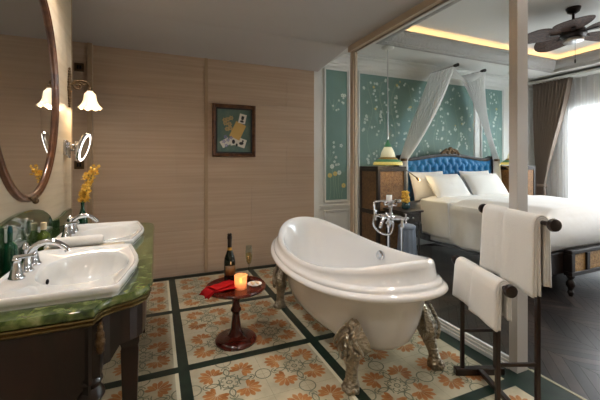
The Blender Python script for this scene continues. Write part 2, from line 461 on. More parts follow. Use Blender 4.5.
# wainscot panels + chair rail
for (x0,x1) in ((2.263,2.615),(2.84,5.24),(5.46,5.99)):
    struct(panel_frame(x0,x1,.18,.63).obj('trim_%d'%tn,M['white'],bevel=.004)); tn+=1
struct(MB().box(2.12,WX-.001,HWY-.025,HWY,.705,.745).box(2.12,WX-.001,HWY-.014,HWY,.68,.705).obj('trim_%d'%tn,M['white'],bevel=.004)); tn+=1
struct(MB().box(2.12,WX-.001,HWY-.018,HWY,0,.12).obj('baseboard_headboard',M['white'],bevel=.004))
ZL=2.95
# crown moulding: stepped profile along headboard wall
pr=[(0,ZL-.17),(.012,ZL-.17),(.018,ZL-.145),(.03,ZL-.135),(.035,ZL-.10),(.06,ZL-.06),(.095,ZL-.04),(.10,ZL-.02),(.13,ZL-.015),(.13,ZL-.002),(0,ZL-.002)]
b=MB().loft([[(x,HWY-d,z) for d,z in pr] for x in (2.1,WX-.001)],True,True,True)
struct(b.obj('trim_%d'%tn,M['white'])); tn+=1
b=MB().loft([[(WX-d,y,z) for d,z in pr] for y in (YF,HWY-.135)],True,True,True)
struct(b.obj('trim_%d'%tn,M['white'])); tn+=1
# ---- bedroom ceiling with tray
TX0,TX1,TY0,TY1=2.75,6.42,.1,3.70; ZU=3.20
b=MB()
b.box(PX+.07,TX0,YF,HWY,ZL,ZL+.05); b.box(TX1,WX+.1,YF,HWY,ZL,ZL+.05); b.box(TX0,TX1,YF,TY0,ZL,ZL+.05); b.box(TX0,TX1,TY1,HWY,ZL,ZL+.05)
o=.30
b.box(TX0-o-.05,TX1+o+.05,TY0-o-.05,TY1+o+.05,ZU,ZU+.05)
for (a) in ((TX0-o-.05,TX0-o,TY0-o,TY1+o),(TX1+o,TX1+o+.05,TY0-o,TY1+o),(TX0-o,TX1+o,TY0-o-.05,TY0-o),(TX0-o,TX1+o,TY1+o,TY1+o+.05)):
    b.box(a[0],a[1],a[2],a[3],ZL+.05,ZU)
struct(b.obj('ceiling',M['ceil_b']))
# bathroom-to-bedroom fascia above the partition
w('trim_%d'%tn,2.1,PX+.07,YF,HWY,ZC+.002,3.4,M['white']); tn+=1
# embossed cove moulding (bulging profile mitred round the tray)
pr=[(-.05,-.004),(.0,-.006),(.0,.0),(.015,.02),(.012,.03),(.04,.05),(.075,.085),(.095,.125),(.10,.15),(.12,.155),(.12,.17),(.06,.17),(-.05,.03)]
def tray_ring(d,z): return [(TX0+d,TY0+d,ZL+z),(TX1-d,TY0+d,ZL+z),(TX1-d,TY1-d,ZL+z),(TX0+d,TY1-d,ZL+z)]
b=MB(); rings=[tray_ring(d,z) for d,z in pr]; rings.append(rings[0]); b.loft(rings,True)
# joints across the moulding
x=TX0+.3
while x<TX1-.2:
    for k in range(3,9):
        d0,z0=pr[k-1]; d1,z1=pr[k]
        b.tube([(x+.02*(z0*10),TY1-d0,ZL+z0),(x+.02*(z1*10),TY1-d1,ZL+z1)],.004,6)
    x+=.42
struct(b.obj('trim_%d'%tn,M['cove'])); tn+=1
# LED strip lying in the cove
b=MB()
b.box(TX0+.0,TX1-.0,TY1+.03,TY1+.06,ZL+.055,ZL+.07); b.box(TX1+.03,TX1+.06,TY0,TY1,ZL+.055,ZL+.07)
b.box(TX0-.06,TX0-.03,TY0,TY1,ZL+.055,ZL+.07); b.box(TX0,TX1,TY0-.06,TY0-.03,ZL+.055,ZL+.07)
tag(b.obj('light_strip',M['led']),'warm glowing light strip hidden in the ceiling cove','light strip')
# ---- glass partition: posts, header, track, pane
b=MB()
b.box(PX-.03,PX+.065,YF,3.46,2.665,ZC+.02,0)
b.box(PX,PX+.065,3.40,3.46,0,2.665,0)
b.box(PX+.02,PX+.03,3.392,3.40,.06,2.665,1); b.box(PX+.018,PX+.036,1.5,3.39,2.655,2.665,1)
b.box(PX-.012,PX+.05,1.494,3.40,0,.03,2); b.box(PX+.0,PX+.045,1.494,3.40,.03,.05,2); b.box(PX+.01,PX+.035,1.494,3.40,.05,.07,2)
struct(b.obj('trim_%d'%tn,[M['beam'],M['gasket'],M['white']],bevel=.003)); tn+=1
b=MB().box(PX,PX+.103,1.438,1.494,0,2.665,0); struct(b.obj('trim_%d'%tn,M['post'],bevel=.002)); tn+=1
b=MB().box(PX+.018,PX+.028,1.494,3.395,.066,2.66); struct(b.obj('window_1',M['glass']))
# wall return closing above the bathroom opening seen through the glass
# ---- window wall (x=WX) with tall opening
OY0,OY1,OZ1=-.6,3.68,2.42
b=MB().box(WX,WX+.15,OY1,HWY+.2,0,3.4).box(WX,WX+.15,YF,OY0,0,3.4).box(WX,WX+.15,OY0,OY1,OZ1,3.4).box(WX,WX+.15,OY0,OY1,-.1,.04)
struct(b.obj('wall_window',M['white']))
fr=MB(); gl=MB()
n=5; pw=(OY1-OY0)/n
for k in range(n+1):
    y=OY0+k*pw; y0=max(OY0,y-.035); y1=min(OY1,y+.035); fr.box(WX+.04,WX+.1,y0,y1,.04,OZ1)
for k in range(n):
    fr.box(WX+.04,WX+.1,OY0+k*pw+.035,OY0+(k+1)*pw-.035,.04,.14); fr.box(WX+.04,WX+.1,OY0+k*pw+.035,OY0+(k+1)*pw-.035,OZ1-.07,OZ1)
    gl.box(WX+.066,WX+.072,OY0+k*pw+.035,OY0+(k+1)*pw-.035,.14,OZ1-.07)
f=struct(fr.obj('window_2',M['white'])); gl.obj('pane',M['glass'],f)
# balcony outside
struct(MB().box(WX+.15,WX+1.5,YF,4.6,-.12,0).obj('trim_%d'%tn,M['concrete'])); tn+=1
r=thing('balcony_railing','grey metal balcony railing outside the bright bedroom window behind sheer curtain','railing',(WX+1.3,0,0))
b=MB()
for k in range(50): b.tube([(0,-1.0+k*.11,.05),(0,-1.0+k*.11,1.02)],.009,6)
b.obj('baluster_screen',M['rail'],r)
MB().box(-.03,.03,-1.1,4.5,1.02,1.07).box(-.02,.02,-1.1,4.5,.05,.08).obj('handrail',M['rail'],r)
for y in (-1.05,1.7,4.45): MB().box(-.025,.025,y-.025,y+.025,0,1.02).obj('post',M['rail'],r)

# ================================================================== VANITY
def vanity_outline(ins=0):
    # front outline from near end to far end; symmetric about y=2.18
    half=[(-.649,1.335),(-.200,1.335),(-.190,1.343),(-.184,1.37),(-.17,1.40),(-.145,1.42),(-.115,1.435),(-.08,1.45),(-.05,1.475),(-.026,1.51),(-.015,1.56),(-.013,1.62)]
    far=[(x,4.57-y) for x,y in reversed(half)]
    P=half+far
    if ins:
        Q=[]
        n=len(P)
        for i,(x,y) in enumerate(P):
            a=Vector(P[(i-1)%n]); c=Vector(P[(i+1)%n]); d=(c-a).normalized(); nrm=Vector((-d.y,d.x))
            q=Vector((x,y))+nrm*ins
            if i in (0,n-1): q=Vector((x,y+(ins if i==0 else -ins)))
            Q.append((q.x,q.y))
        P=Q
    return P
def outline_solid(b,z0,z1,ins0,mi=0): b.prism(vanity_outline(ins0),z0,z1,mi)
CT=.85
sinks=[1.79,2.60]
def sink_outline(k=1.0, yc=0):
    # (x,y) ring, x from wall side -.575 to front -.075 ; scaled about its centre
    P=[(-.57,-.34),(-.555,-.36),(-.50,-.365),(-.15,-.365),(-.128,-.352),(-.112,-.27),(-.082,-.08),(-.077,0),(-.082,.08),(-.112,.27),(-.128,.352),(-.15,.365),(-.50,.365),(-.555,.36),(-.57,.34),(-.575,0)]
    return P
top=thing('vanity_countertop','polished green marble double vanity top with gilt edge and arched splash','countertop',(0,0,0))
b=MB()
rings=[]
for ins,z in ((.014,CT-.035),(.004,CT-.028),(0,CT-.018),(.002,CT-.008),(.008,CT),):
    rings.append([(x,y,z) for x,y in vanity_outline(ins)])
b.loft(rings,True)
def hole(yc,z): return [(-.295+.205*cos(2*pi*i/40),yc+.285*sin(2*pi*i/40),z) for i in range(40)]
for yc in sinks: b.loft([hole(yc,CT-.035),hole(yc,CT)],True)
for z,o in ((CT,rings[-1]),(CT-.035,rings[0])):
    bm=bmesh.new(); es=[]
    for loop in [o]+[hole(yc,z) for yc in sinks]:
        vs=[bm.verts.new(p) for p in loop]; es+=[bm.edges.new((vs[i],vs[(i+1)%len(vs)])) for i in range(len(vs))]
    bmesh.ops.triangle_fill(bm,edges=es,use_beauty=True,use_dissolve=False)
    bm.verts.index_update(); b.add([v.co[:] for v in bm.verts],[tuple(v.index for v in f.verts) for f in bm.faces]); bm.free()
slab_o=b.obj('marble_slab',M['marble'],top,smooth=40)
b=MB(); prof=[(.03,CT-.0352),(.008,CT-.0352),(.005,CT-.040),(.008,CT-.0455),(.016,CT-.048),(.016,CT-.051),(.011,CT-.054),(.010,CT-.058),(.014,CT-.062),(.03,CT-.062)]
outs=[vanity_outline(i_) for i_,z in prof]; nn=len(outs[0])
b.loft([[(outs[q][i][0],outs[q][i][1],prof[q][1]) for q in range(len(prof))] for i in range(nn)],True,True,True)
b.obj('gilt_edge',M['brass'],top,smooth=50)
# backsplash with centre arch
pts=[]
for i in range(61):
    y=1.345+1.88*i/60; d=abs(y-2.17)
    z=.965+.02*sstep(.75,.94,d)
    if d<.52: z=max(z,.945+.15*sqrt(max(0,1-(d/.52)**2)))
    pts.append((y,z))
b=MB(); x0,x1=-.649,-.628
rings=[[(x0,y,CT),(x1,y,CT),(x1,y,z-.006),(x1-.004,y,z),(x0,y,z)] for y,z in pts]
b.loft(rings,True,True,True); b.obj('backsplash',M['marble_dk'],top)
# base
van=thing('vanity_unit','dark red-brown wooden vanity base with turned legs under the green marble top','vanity',(0,0,0))
b=MB()
P=vanity_outline(.028); n=len(P)
inner=vanity_outline(.05)
za,zb=.655,CT-.0625
for i in range(n-1):
    if i==n-1: continue
    (xa,ya),(xb,yb)=P[i],P[i+1]; (xc,yc),(xd,yd)=inner[i],inner[i+1]
    seglen=max(1,int(sqrt((xb-xa)**2+(yb-ya)**2)/.05))
    for k in range(seglen):
        t0,t1=k/seglen,(k+1)/seglen
        def pt(t,z,o):
            A=Vector((xa,ya,z)).lerp(Vector((xb,yb,z)),t); C=Vector((xc,yc,z)).lerp(Vector((xd,yd,z)),t); return (C if o else A)
        def zz(t):
            p=pt(t,0,0)
            if 1.6<p.y<2.94 and p.x>-.3: return za+.07*(1-((p.y-2.27)/.67)**2)
            if p.x<-.21 : return za-.12+.12*max(0,1-((p.x+.60)/.20)**2)
            if p.x<-.15: return za-.05
            return za
        q=[pt(t0,zz(t0),0),pt(t1,zz(t1),0),pt(t1,zz(t1),1),pt(t0,zz(t0),1),pt(t0,zb,0),pt(t1,zb,0),pt(t1,zb,1),pt(t0,zb,1)]
        b.add(q,[(0,3,2,1),(4,5,6,7),(0,1,5,4),(1,2,6,5),(2,3,7,6),(3,0,4,7)])
b.obj('apron',M['mahog'],van)
b=MB(); b.box(-.648,-.61,1.34,3.20,.63,CT-.0625); b.obj('back_rail',M['mahog'],van)
for (x,y) in ((-.215,1.395),(-.215,3.175)):
    b=MB()
    b.box(x-.035,x+.035,y-.035,y+.035,.60,CT-.063)
    b.lathe([(.03,.60),(.036,.592),(.04,.58),(.034,.568),(.03,.56),(.044,.54),(.046,.525),(.036,.51),(.03,.50),(.033,.48),(.036,.40),(.03,.22),(.026,.16),(.034,.15),(.036,.13),(.028,.115),(.024,.10),(.036,.07),(.038,.045),(.03,.02),(.024,0)],(x,y,0),24)
    L=b.obj('leg',M['mahog'],van,smooth=35)
    b=MB()
    sgn=-1 if y<2 else 1
    # leaf mount on the corner
    for k in range(9):
        t_=k/8; z=.785-.10*t_; b.sphere((x+.034,y+sgn*.034,z),.006+.012*sin(pi*(1-t_)**.7)+.003*(k%2),10,sc=(.8,.8,1.1))
    b.obj('brass_mount',M['bronze'],L,smooth=60)
for (x,y) in ((-.10,1.57),(-.10,2.97)):
    b=MB()
    rings=[[(x-s,y-s,z),(x+s,y-s,z),(x+s,y+s,z),(x-s,y+s,z)] for s,z in ((.036,CT-.063),(.036,.62),(.031,.60),(.033,.585),(.018,.02),(.018,0))]
    b.loft(rings,True,True,True); b.obj('leg',M['mahog'],van,bevel=.002)
for y in (1.37,3.17):
    b=MB(); x=-.615
    rings=[[(x-s,y-s,z),(x+s,y-s,z),(x+s,y+s,z),(x-s,y+s,z)] for s,z in ((.03,.63),(.018,0))]
    b.loft(rings,True,True,True); b.obj('leg',M['mahog'],van)
# washbasins
def basin(yc,label):
    t=thing('washbasin',label,'washbasin',(-.33,yc,CT),0,'white basins on the green vanity')
    P=[(x+.33,y) for x,y in sink_outline()]
    # densify
    D=[]
    for i in range(len(P)):
        a=P[i]; c=P[(i+1)%len(P)]
        for k in range(3): D.append((a[0]+(c[0]-a[0])*k/3,a[1]+(c[1]-a[1])*k/3))
    def ring(k,z): return [(x*k[0],y*k[1],z) for x,y in D]
    N=len(D)
    def bowl(k,z):
        # oval bowl shifted forward
        out=[]
        for x,y in D:
            a=math.atan2(y/.365,(x)/.245); out.append((.035+.165*k*cos(a)*(1+.05*cos(2*a)),.275*k*sin(a)*(1+.06*cos(2*a)),z))
        return out
    b=MB()
    rings=[ring((.97,.975),0),ring((.975,.98),.012),ring((.99,.992),.016),ring((1,1),.024),ring((1,1),.034),ring((.99,.993),.041),ring((.97,.98),.044),
           ring((.93,.95),.040),ring((.92,.94),.036)]
    rings+=[bowl(1.03,.035),bowl(1.0,.031),bowl(.975,.015),bowl(.93,-.02),bowl(.86,-.06),bowl(.72,-.095),bowl(.5,-.118),bowl(.25,-.126),bowl(.08,-.128)]
    b.loft(rings,True,False,True)
    b.obj('bowl',M['ceramic'],t,smooth=50)
    MB().lathe([(.024,-.1275),(.024,-.122),(.018,-.121),(.006,-.119)],(.035,0,0),20).obj('drain',M['chrome'],t,smooth=40)
    MB().sphere((-.108,.0,-.02),.012,12,sc=(.5,1,1)).obj('overflow_hole',M['blackmetal'],t,smooth=60)
    return t
basin(1.79,'white drop-in washbasin nearest the camera in the green marble vanity top')
basin(2.60,'white drop-in washbasin at the far end of the green marble vanity top')
# faucets
def faucet(loc,label):
    t=thing('basin_faucet',label,'faucet',loc,0,'chrome faucet sets on the basins')
    b=MB()
    b.lathe([(.030,0),(.030,.006),(.024,.012),(.018,.05),(.0145,.085),(.017,.09),(.017,.10),(.012,.108),(.009,.118),(.004,.122)],(0,0,0),24)
    b.tube(cat([(.005,0,.07),(.03,0,.10),(.07,0,.118),(.11,0,.112),(.145,0,.085),(.152,0,.07)],6),[.013]*12+[.012]*12+[.0125]*7,12)
    b.obj('spout',M['chrome'],t,smooth=50)
    for sg in (-1,1):
        b=MB(); y=sg*.105
        b.lathe([(.029,0),(.029,.006),(.024,.012),(.015,.055),(.012,.065),(.016,.07),(.016,.078),(.010,.084)],(0,y,0),24)
        b.tube([(-.008,y,.084),(.0,y,.084),(.035,y+sg*.012,.09),(.065,y+sg*.022,.094)],[.009,.010,.008,.0065],10)
        b.sphere((.067,y+sg*.0225,.094),.009,10)
        b.obj('handle',M['chrome'],t,smooth=50)
    return t
f=faucet((-.515,1.79,CT+.0375),'chrome faucet set with two levers on the nearest basin')
dup(f,(-.515,2.60,CT+.0375),0,'chrome faucet set with two levers on the far basin beside the orchid vase')

# ---- countertop items
def lathe_thing(name,prof,m,label,cat_,loc,group=None,n=28,sm=40):
    t=thing(name,label,cat_,loc,0,group); MB().lathe(prof,(0,0,0),n).obj('body',m,t,smooth=sm); return t
t=thing('glass_bottle','squat emerald green glass bottle with dark stopper at the left edge of the vanity','bottle',(-.535,1.60,CT),0)
MB().lathe([(.032,0),(.036,.004),(.036,.075),(.030,.095),(.013,.108),(.012,.135),(.0135,.14)],(0,0,0),28).obj('body',M['green_glass'],t,smooth=40)
MB().lathe([(.010,.135),(.013,.142),(.011,.155),(.004,.165)],(0,0,0),20).obj('stopper',M['teal_glass'],t,smooth=40)
t.location=(-.612,1.93,CT); t.scale=(.82,.82,1.3)
t=thing('soap_bottle','olive green glass toiletry bottle with pale cap between the two basins','bottle',(-.606,2.40,CT),0)
MB().lathe([(.032,0),(.036,.004),(.036,.06),(.030,.085),(.014,.10),(.013,.112)],(0,0,0),28).obj('body',M['olive_glass'],t,smooth=40)
MB().lathe([(.015,.112),(.015,.15),(.012,.153)],(0,0,0),20).obj('cap',M['cork'],t,smooth=40)
# reflected-looking small teal bottles behind near faucet
def small_bottle(x,y,lab):
    t=thing('toiletry_bottle',lab,'bottle',(x,y,CT+.0),0,'small teal toiletry bottles by the splash')
    MB().lathe([(.016,0),(.018,.003),(.017,.05),(.009,.062),(.008,.07)],(0,0,0),20).obj('body',M['teal_glass'],t,smooth=40)
    MB().lathe([(.009,.07),(.009,.088),(.006,.09)],(0,0,0),16).obj('cap',M['silver'],t,smooth=40); return t
# rolled hand towel on small tray
t=thing('tray','small brown stone tray under the rolled hand towel between the basins','tray',(-.36,2.195,CT),0)
MB().prism([(-.19,-.028),(.19,-.028),(.19,.028),(-.19,.028)],0,.040).obj('body',M['stone_l'],t,bevel=.004)
b=MB()
rings=[]
for i in range(19):
    u=-.125+.25*i/18; ring=[]
    e=min(1,(i+.6)/1.4,(18-i+.6)/1.4)
    for j in range(24):
        a=2*pi*j/24; rr=.031*e**.3*(1+.04*sin(a*3+i*.2)+.02*noise.noise(Vector((u*20,cos(a)*2,sin(a)*2)))); ring.append((u,rr*cos(a),rr*sin(a)*.9))
    rings.append(ring)
b.loft(rings,True,True,True)
b.tube([(-.1255,.010*cos(k*.5)*(1-k/22),.010*sin(k*.5)*(1-k/22)) for k in range(20)],.003,5)
o=b.obj('rolled_towel',M['towel'],smooth=60,loc=(-.40,2.19,CT+.0685)); tag(o,'white rolled hand towel lying on the tray between the two basins','towel')
# orchid vase
t=thing('flower_vase','slim green glass vase standing behind the far basin at the corner of the vanity','vase',(-.535,3.12,CT),0)
MB().lathe([(.026,0),(.033,.004),(.036,.03),(.032,.08),(.017,.12),(.012,.15),(.012,.18),(.016,.19),(.013,.19),(.009,.18),(.009,.15)],(0,0,0),28).obj('body',M['green_glass'],t,smooth=40)
fl=thing('orchid_spray','spray of yellow orchids leaning right out of the green vase on the vanity','flowers',(-.535,3.12,CT),0)
b=MB(); g=MB(); rnd=random.Random(4)
stems=[[(0,0,.02),(.002,0,.18),(.02,-.01,.28),(.06,-.02,.38),(.09,-.03,.46)],[(0,0,.02),(.0,0,.18),(.01,0,.26),(.03,-.02,.35),(.05,-.03,.43)],[(0,0,.02),(.0,0,.18),(.02,-.02,.24),(.04,-.05,.32)]]
for st in stems:
    P=cat(st,6); g.tube(P,.0025,6)
    for k in range(8,len(P)):
        for q in range(5):
            c=P[k]+Vector((rnd.uniform(-.028,.028),rnd.uniform(-.028,.028),rnd.uniform(-.02,.02)))
            ax=Vector((rnd.gauss(0,1),rnd.gauss(0,1),rnd.gauss(0,1))).normalized(); u=ax.orthogonal().normalized(); v=ax.cross(u)
            for p in range(5):
                a=p*2*pi/5; d=u*cos(a)+v*sin(a); e=-u*sin(a)+v*cos(a); r=.014
                b.add([c,c+d*r*.6+e*r*.35+ax*.002,c+d*r*1.1,c+d*r*.6-e*r*.35+ax*.002],[(0,1,2,3)])
g.obj('stem',M['stem'],fl); b.obj('blossoms',M['yellow'],fl,solid=.0008)

# ---- oval wall mirror
mr=thing('wall_mirror','large oval bathroom mirror in a brown wooden frame on the left wall','mirror',(-.65,2.275,1.785),0)
def oval(a,bz,x,n=72): return [(x,a*cos(2*pi*i/n),bz*sin(2*pi*i/n)) for i in range(n)]
A,B_=.54,.65
b=MB(); b.loft([oval(A-.035,B_-.035,.001),oval(A-.035,B_-.035,.010)],True,True,True); b.obj('mirror_glass',M['mirror'],mr)
b=MB(); rings=[oval(A+d,B_+d,x) for d,x in ((-.004,0.0),(-.002,.022),(-.008,.032),(-.015,.032),(-.020,.025),(-.025,.028),(-.031,.026),(-.038,.018),(-.043,.012),(-.043,.0))]
rings.append(rings[0]); b.loft(rings,True); b.obj('frame',M['frame'],mr,smooth=60)
b=MB()
for k in range(9):
    u=(k-4)/4; b.sphere((.034,u*.055,-B_+.016+.012*u*u),.013*(1.25-abs(u)*.6),10,sc=(.7,1,1))
b.sphere((.04,0,-B_+.006),.017,10)
b.obj('carved_crest',M['bronze'],mr,smooth=60)
# ---- sconce
sc=thing('wall_sconce','bronze wall sconce with glowing frilled glass bell shade beside the oval mirror','lamp',(-.65,3.205,1.955),0)
b=MB()
for k in range(15):
    u=(k-7)/7; b.sphere((.012,0,u*.15),.022*(1-.5*abs(u)),10,sc=(.8,1.0+.3*cos(k*2),1.0))
b.obj('backplate',M['bronze'],sc,smooth=60)
b=MB()
b.tube(cat([(.0,0,0),(.03,0,.03),(.07,.01,.06),(.115,.02,.06),(.142,.03,.035),(.147,.035,.012)],6),.0105,10)
b.tube(cat([(.03,0,.03),(.05,.003,.0),(.075,.01,-.005),(.085,.012,.02),(.07,.01,.03),(.062,.008,.018)],6),.008,8)
b.tube(cat([(.07,.01,.058),(.09,.013,.04),(.11,.018,.035),(.12,.02,.048)],6),.007,8)
b.lathe([(.008,.02),(.017,.012),(.020,-.012),(.018,-.02)],(.147,.035,0),18)
b.obj('arm',M['bronze'],sc,smooth=60)
b=MB(); n=48; rings=[]
for i in range(13):
    tt=i/12; z=-.012-.145*tt; r=.018+.022*sstep(0,.22,tt)+.008*tt+.034*tt**4
    rings.append([(.147+(r*(1+.10*tt**2*cos(8*2*pi*j/n)))*cos(2*pi*j/n),.035+(r*(1+.10*tt**2*cos(8*2*pi*j/n)))*sin(2*pi*j/n),z+.008*tt**2*cos(8*2*pi*j/n)) for j in range(n)])
b.loft(rings,True); b.obj('shade',M['shade'],sc,smooth=60,solid=.003)
def plight(name,loc,e,col,r=.03):
    l=bpy.data.lights.new(name,'POINT'); l.energy=e; l.color=col; l.shadow_soft_size=r
    o=bpy.data.objects.new(name,l); COL.objects.link(o); o.location=loc; return o
MB().sphere((.147,.035,-.085),.024,14).obj('bulb',M['bulb'],sc,smooth=60)
plight('sconce_light',(-.503,3.24,1.80),2.5,(1,.8,.55),.02)
# ---- magnifying mirror
mm=thing('magnifying_mirror','round lit magnifying mirror on a chrome swing arm fixed to the left wall','mirror',(-.65,3.10,1.475),0); mm.scale=(1.25,1.25,1.25)
b=MB(); b.box(0,.014,-.035,.035,-.05,.04); b.box(.014,.03,-.02,.02,-.06,.0); b.tube([(.022,0,-.07),(.022,0,.03)],.011,12)
b.tube([(.022,0,-.02),(.055,.03,-.02)],.007,8); b.tube([(.022,0,.01),(.055,.03,.01)],.007,8); b.tube([(.055,.03,-.045),(.055,.03,.035)],.010,12)
b.tube([(.055,.03,.0),(.083,.022,.0)],.007,8)
b.obj('swing_arm',M['chrome'],mm,smooth=40,bevel=.001)
T=Matrix.Translation((.095,.02,.0))@Matrix.Rotation(R(-62),4,'Z')@Matrix.Rotation(R(82),4,'X')@Matrix.Rotation(R(0),4,'Z')
T=Matrix.Translation((.095,.02,.0))@Matrix(((0,0,1,0),(1,0,0,0),(0,1,0,0),(0,0,0,1)))
T=Matrix.Translation((.095,.02,0))@Matrix.Rotation(R(16),4,'Y')@Matrix.Rotation(R(-4),4,'Z')@Matrix(((0,0,1,0),(1,0,0,0),(0,1,0,0),(0,0,0,1)))
MB().lathe([(.0,-.008),(.096,-.008),(.10,0),(.098,.008),(.09,.010)],(0,0,0),40,T=T).obj('rim',M['chrome'],mm,smooth=40)
MB().lathe([(.074,.0085),(.074,.012),(.09,.012),(.09,.0105)],(0,0,0),40,T=T,caps=False).obj('light_ring',M['ringlight'],mm,smooth=40)
MB().lathe([(.0745,.0085),(.0745,.011),(.001,.0108)],(0,0,0),40,T=T).obj('mirror_glass',M['mirror'],mm)
# ---- switch plates
def plate(z,label):
    t=thing('wall_plate',label,'switch',(-.755,BW-.05,z),0,'bronze plates on the narrow pilaster')
    MB().box(-.045,.045,-.01,0,-.045,.045).obj('plate',M['bronze'],t,bevel=.003)
    MB().box(-.022,-.002,-.014,-.01,-.02,.02).box(.002,.022,-.014,-.01,-.02,.02).obj('rocker',M['blackmetal'],t); return t
plate(2.37,'small bronze wall plate high on the pilaster behind the sconce'); plate(1.33,'small bronze wall plate under the magnifying mirror')

# ================================================================== PICTURE
pf=thing('picture_frame','brown framed collage of flowers and cards hanging on the beige wall','picture',(.911,BW-.0062,1.76),0)
FW,FH=.274,.33
b=MB()
prof=[(0,0),(0,-.03),(.008,-.036),(.02,-.034),(.028,-.026),(.04,-.024),(.045,-.014),(.045,0)]
rings=[[(-FW+d,y,-FH+d),(FW-d,y,-FH+d),(FW-d,y,FH-d),(-FW+d,y,FH-d)] for d,y in prof]; rings.append(rings[0]); b.loft(rings,True)
b.obj('frame',M['frame'],pf)
b=MB()
rings=[[(-FW+d,y,-FH+d),(FW-d,y,-FH+d),(FW-d,y,FH-d),(-FW+d,y,FH-d)] for d,y in ((.045,0),(.045,-.02),(.062,-.02),(.062,0))]; rings.append(rings[0]); b.loft(rings,True); b.obj('inner_fillet',M['ink'],pf)
MB().box(-FW+.06,FW-.06,-.005,-.001,-FH+.06,FH-.06).obj('backing',M['mat_green'],pf)
def card(cx,cz,w_,h_,ang,m,name,y):
    T=Matrix.Translation((cx,y,cz))@Matrix.Rotation(R(ang),4,'Y'); return MB().box(-w_/2,w_/2,-.002,0,-h_/2,h_/2,T=T).obj(name,m,pf),T
card(.045,.0,.14,.21,25,M['cardy'],'ochre_card',-.009)
c,T=card(.105,.155,.09,.12,12,M['cardw'],'portrait_card',-.012)
b=MB()
for (dx,dz,rx,rz) in ((0,.005,.018,.024),(0,-.035,.026,.014),(0,.024,.02,.012)):
    b.add([T@Vector((dx+rx*cos(a*pi/8),-.003-.0004*dz*100-.001,dz+rz*sin(a*pi/8))) for a in range(16)],[tuple(range(16))])
b.obj('portrait',M['ink'],c)
card(-.0,-.13,.11,.10,-12,M['cardw'],'white_card',-.007); card(.085,-.15,.13,.11,18,M['cardw'],'white_card',-.0065)
card(-.11,-.155,.12,.09,-30,M['cardw'],'white_card',-.0068)
b=MB(); rnd=random.Random(9)
def art_flower(b,cx,cz,r,n,y):
    for k in range(n):
        a=k*2*pi/n; b.add([(cx+r*(u*cos(a)-v*sin(a)),y,cz+r*(u*sin(a)+v*cos(a))) for u,v in ((.1,0),(.55,.3),(1,0),(.55,-.3))],[(0,1,2,3)])
for cx,cz in ((-.08,.14),(-.11,.09),(-.06,.08),(-.09,.02),(-.04,.16),(-.12,.13),(-.05,.03)): art_flower(b,cx,cz,.035,6,-.0105)
b.obj('pressed_flowers',M['artfl'],pf)
b=MB()
for cx,cz in ((-.11,-.08),(-.13,-.14),(-.08,-.12),(-.1,-.19),(-.04,-.09)): art_flower(b,cx,cz,.026,5,-.0125)
b.obj('violet_flowers',M['artvi'],pf)
b=MB()
for cx,cz,rx,rz in ((-.01,-.14,.02,.028),(.09,-.16,.03,.02),(.03,-.18,.014,.02),(.11,-.13,.012,.014)): b.add([(cx+rx*cos(a*pi/8),-.0135,cz+rz*sin(a*pi/8)) for a in range(16)],[tuple(range(16))])
b.obj('ink_sketch',M['ink'],pf)

# ================================================================== SIDE TABLE + things
TX,TY,TZ=.558,2.55,.42
t=thing('side_table','small round mahogany pedestal table between the vanity and the bathtub','table',(TX,TY,0),0)
MB().lathe([(.0,TZ-.004),(.205,TZ-.004),(.212,TZ),(.222,TZ+.002),(.228,TZ-.006),(.226,TZ-.016),(.215,TZ-.024),(.19,TZ-.03),(.06,TZ-.034),(.0,TZ-.034)][::-1],(0,0,0),56).obj('tabletop',M['tablewood'],t,smooth=35)
MB().lathe([(.06,TZ-.034),(.05,.372),(.034,.36),(.029,.345),(.035,.335),(.038,.322),(.030,.31),(.027,.285),(.030,.26),(.039,.245),(.040,.232),(.030,.22),(.027,.20),(.033,.15),(.038,.10),(.046,.075),(.06,.052)],(0,0,0),32).obj('column',M['tablewood'],t,smooth=35)
MB().lathe([(.05,.055),(.07,.046),(.11,.04),(.135,.035),(.15,.026),(.156,.014),(.152,.0)],(0,0,0),48).obj('base',M['tablewood'],t,smooth=35)
zt=TZ-.004
t=thing('champagne_bottle','dark champagne bottle with black foil neck standing on the round side table','bottle',(.535,2.675,zt),0)
MB().lathe([(.040,0),(.044,.006),(.0445,.15),(.041,.185),(.030,.215),(.019,.245),(.0155,.27)],(0,0,0),36).obj('body',M['bottle'],t,smooth=40)
MB().lathe([(.0178,.252),(.0162,.27),(.0165,.33),(.019,.335),(.019,.352),(.0155,.358),(.0175,.362),(.0175,.372),(.012,.378)],(0,0,0),28).obj('foil_capsule',M['foil'],t,smooth=40)
MB().lathe([(.0200,.245),(.0185,.255),(.0178,.268)],(0,0,0),28,caps=False).obj('gold_collar',M['gold'],t,smooth=40)
b=MB()
rings=[[(.0452*cos(a),.0452*sin(a),z) for a in [R(-150+ k*8) for k in range(16)]] for z in (.055,.13)]
b.loft(rings,False); b.obj('label_glint_band',M['label'],t,smooth=60,solid=.0006)  # band's gold tone stands in for the candle flame's reflection on the glass
t=thing('champagne_flute','tall clear champagne flute on the round side table','glass',(.680,2.635,zt),0); t.scale=(1.1,1.1,1.08)
MB().lathe([(.033,0),(.033,.002),(.006,.007),(.004,.015),(.004,.10),(.009,.115),(.020,.14),(.025,.175),(.024,.215),(.021,.255),(.0198,.255),(.0228,.215),(.0236,.175),(.0185,.14),(.006,.118)],(0,0,0),28).obj('bowl_and_stem',M['glass_s'],t,smooth=40)
MB().lathe([(.005,.119),(.0175,.1405),(.0225,.175),(.0222,.20),(.001,.20)],(0,0,0),24).obj('champagne',M['water'],t,smooth=40)
t=thing('candle_glass','glowing candle in a ribbed glass tumbler at the front of the side table','candle',(.578,2.48,zt),0); t.scale=(1.08,1.08,.95)
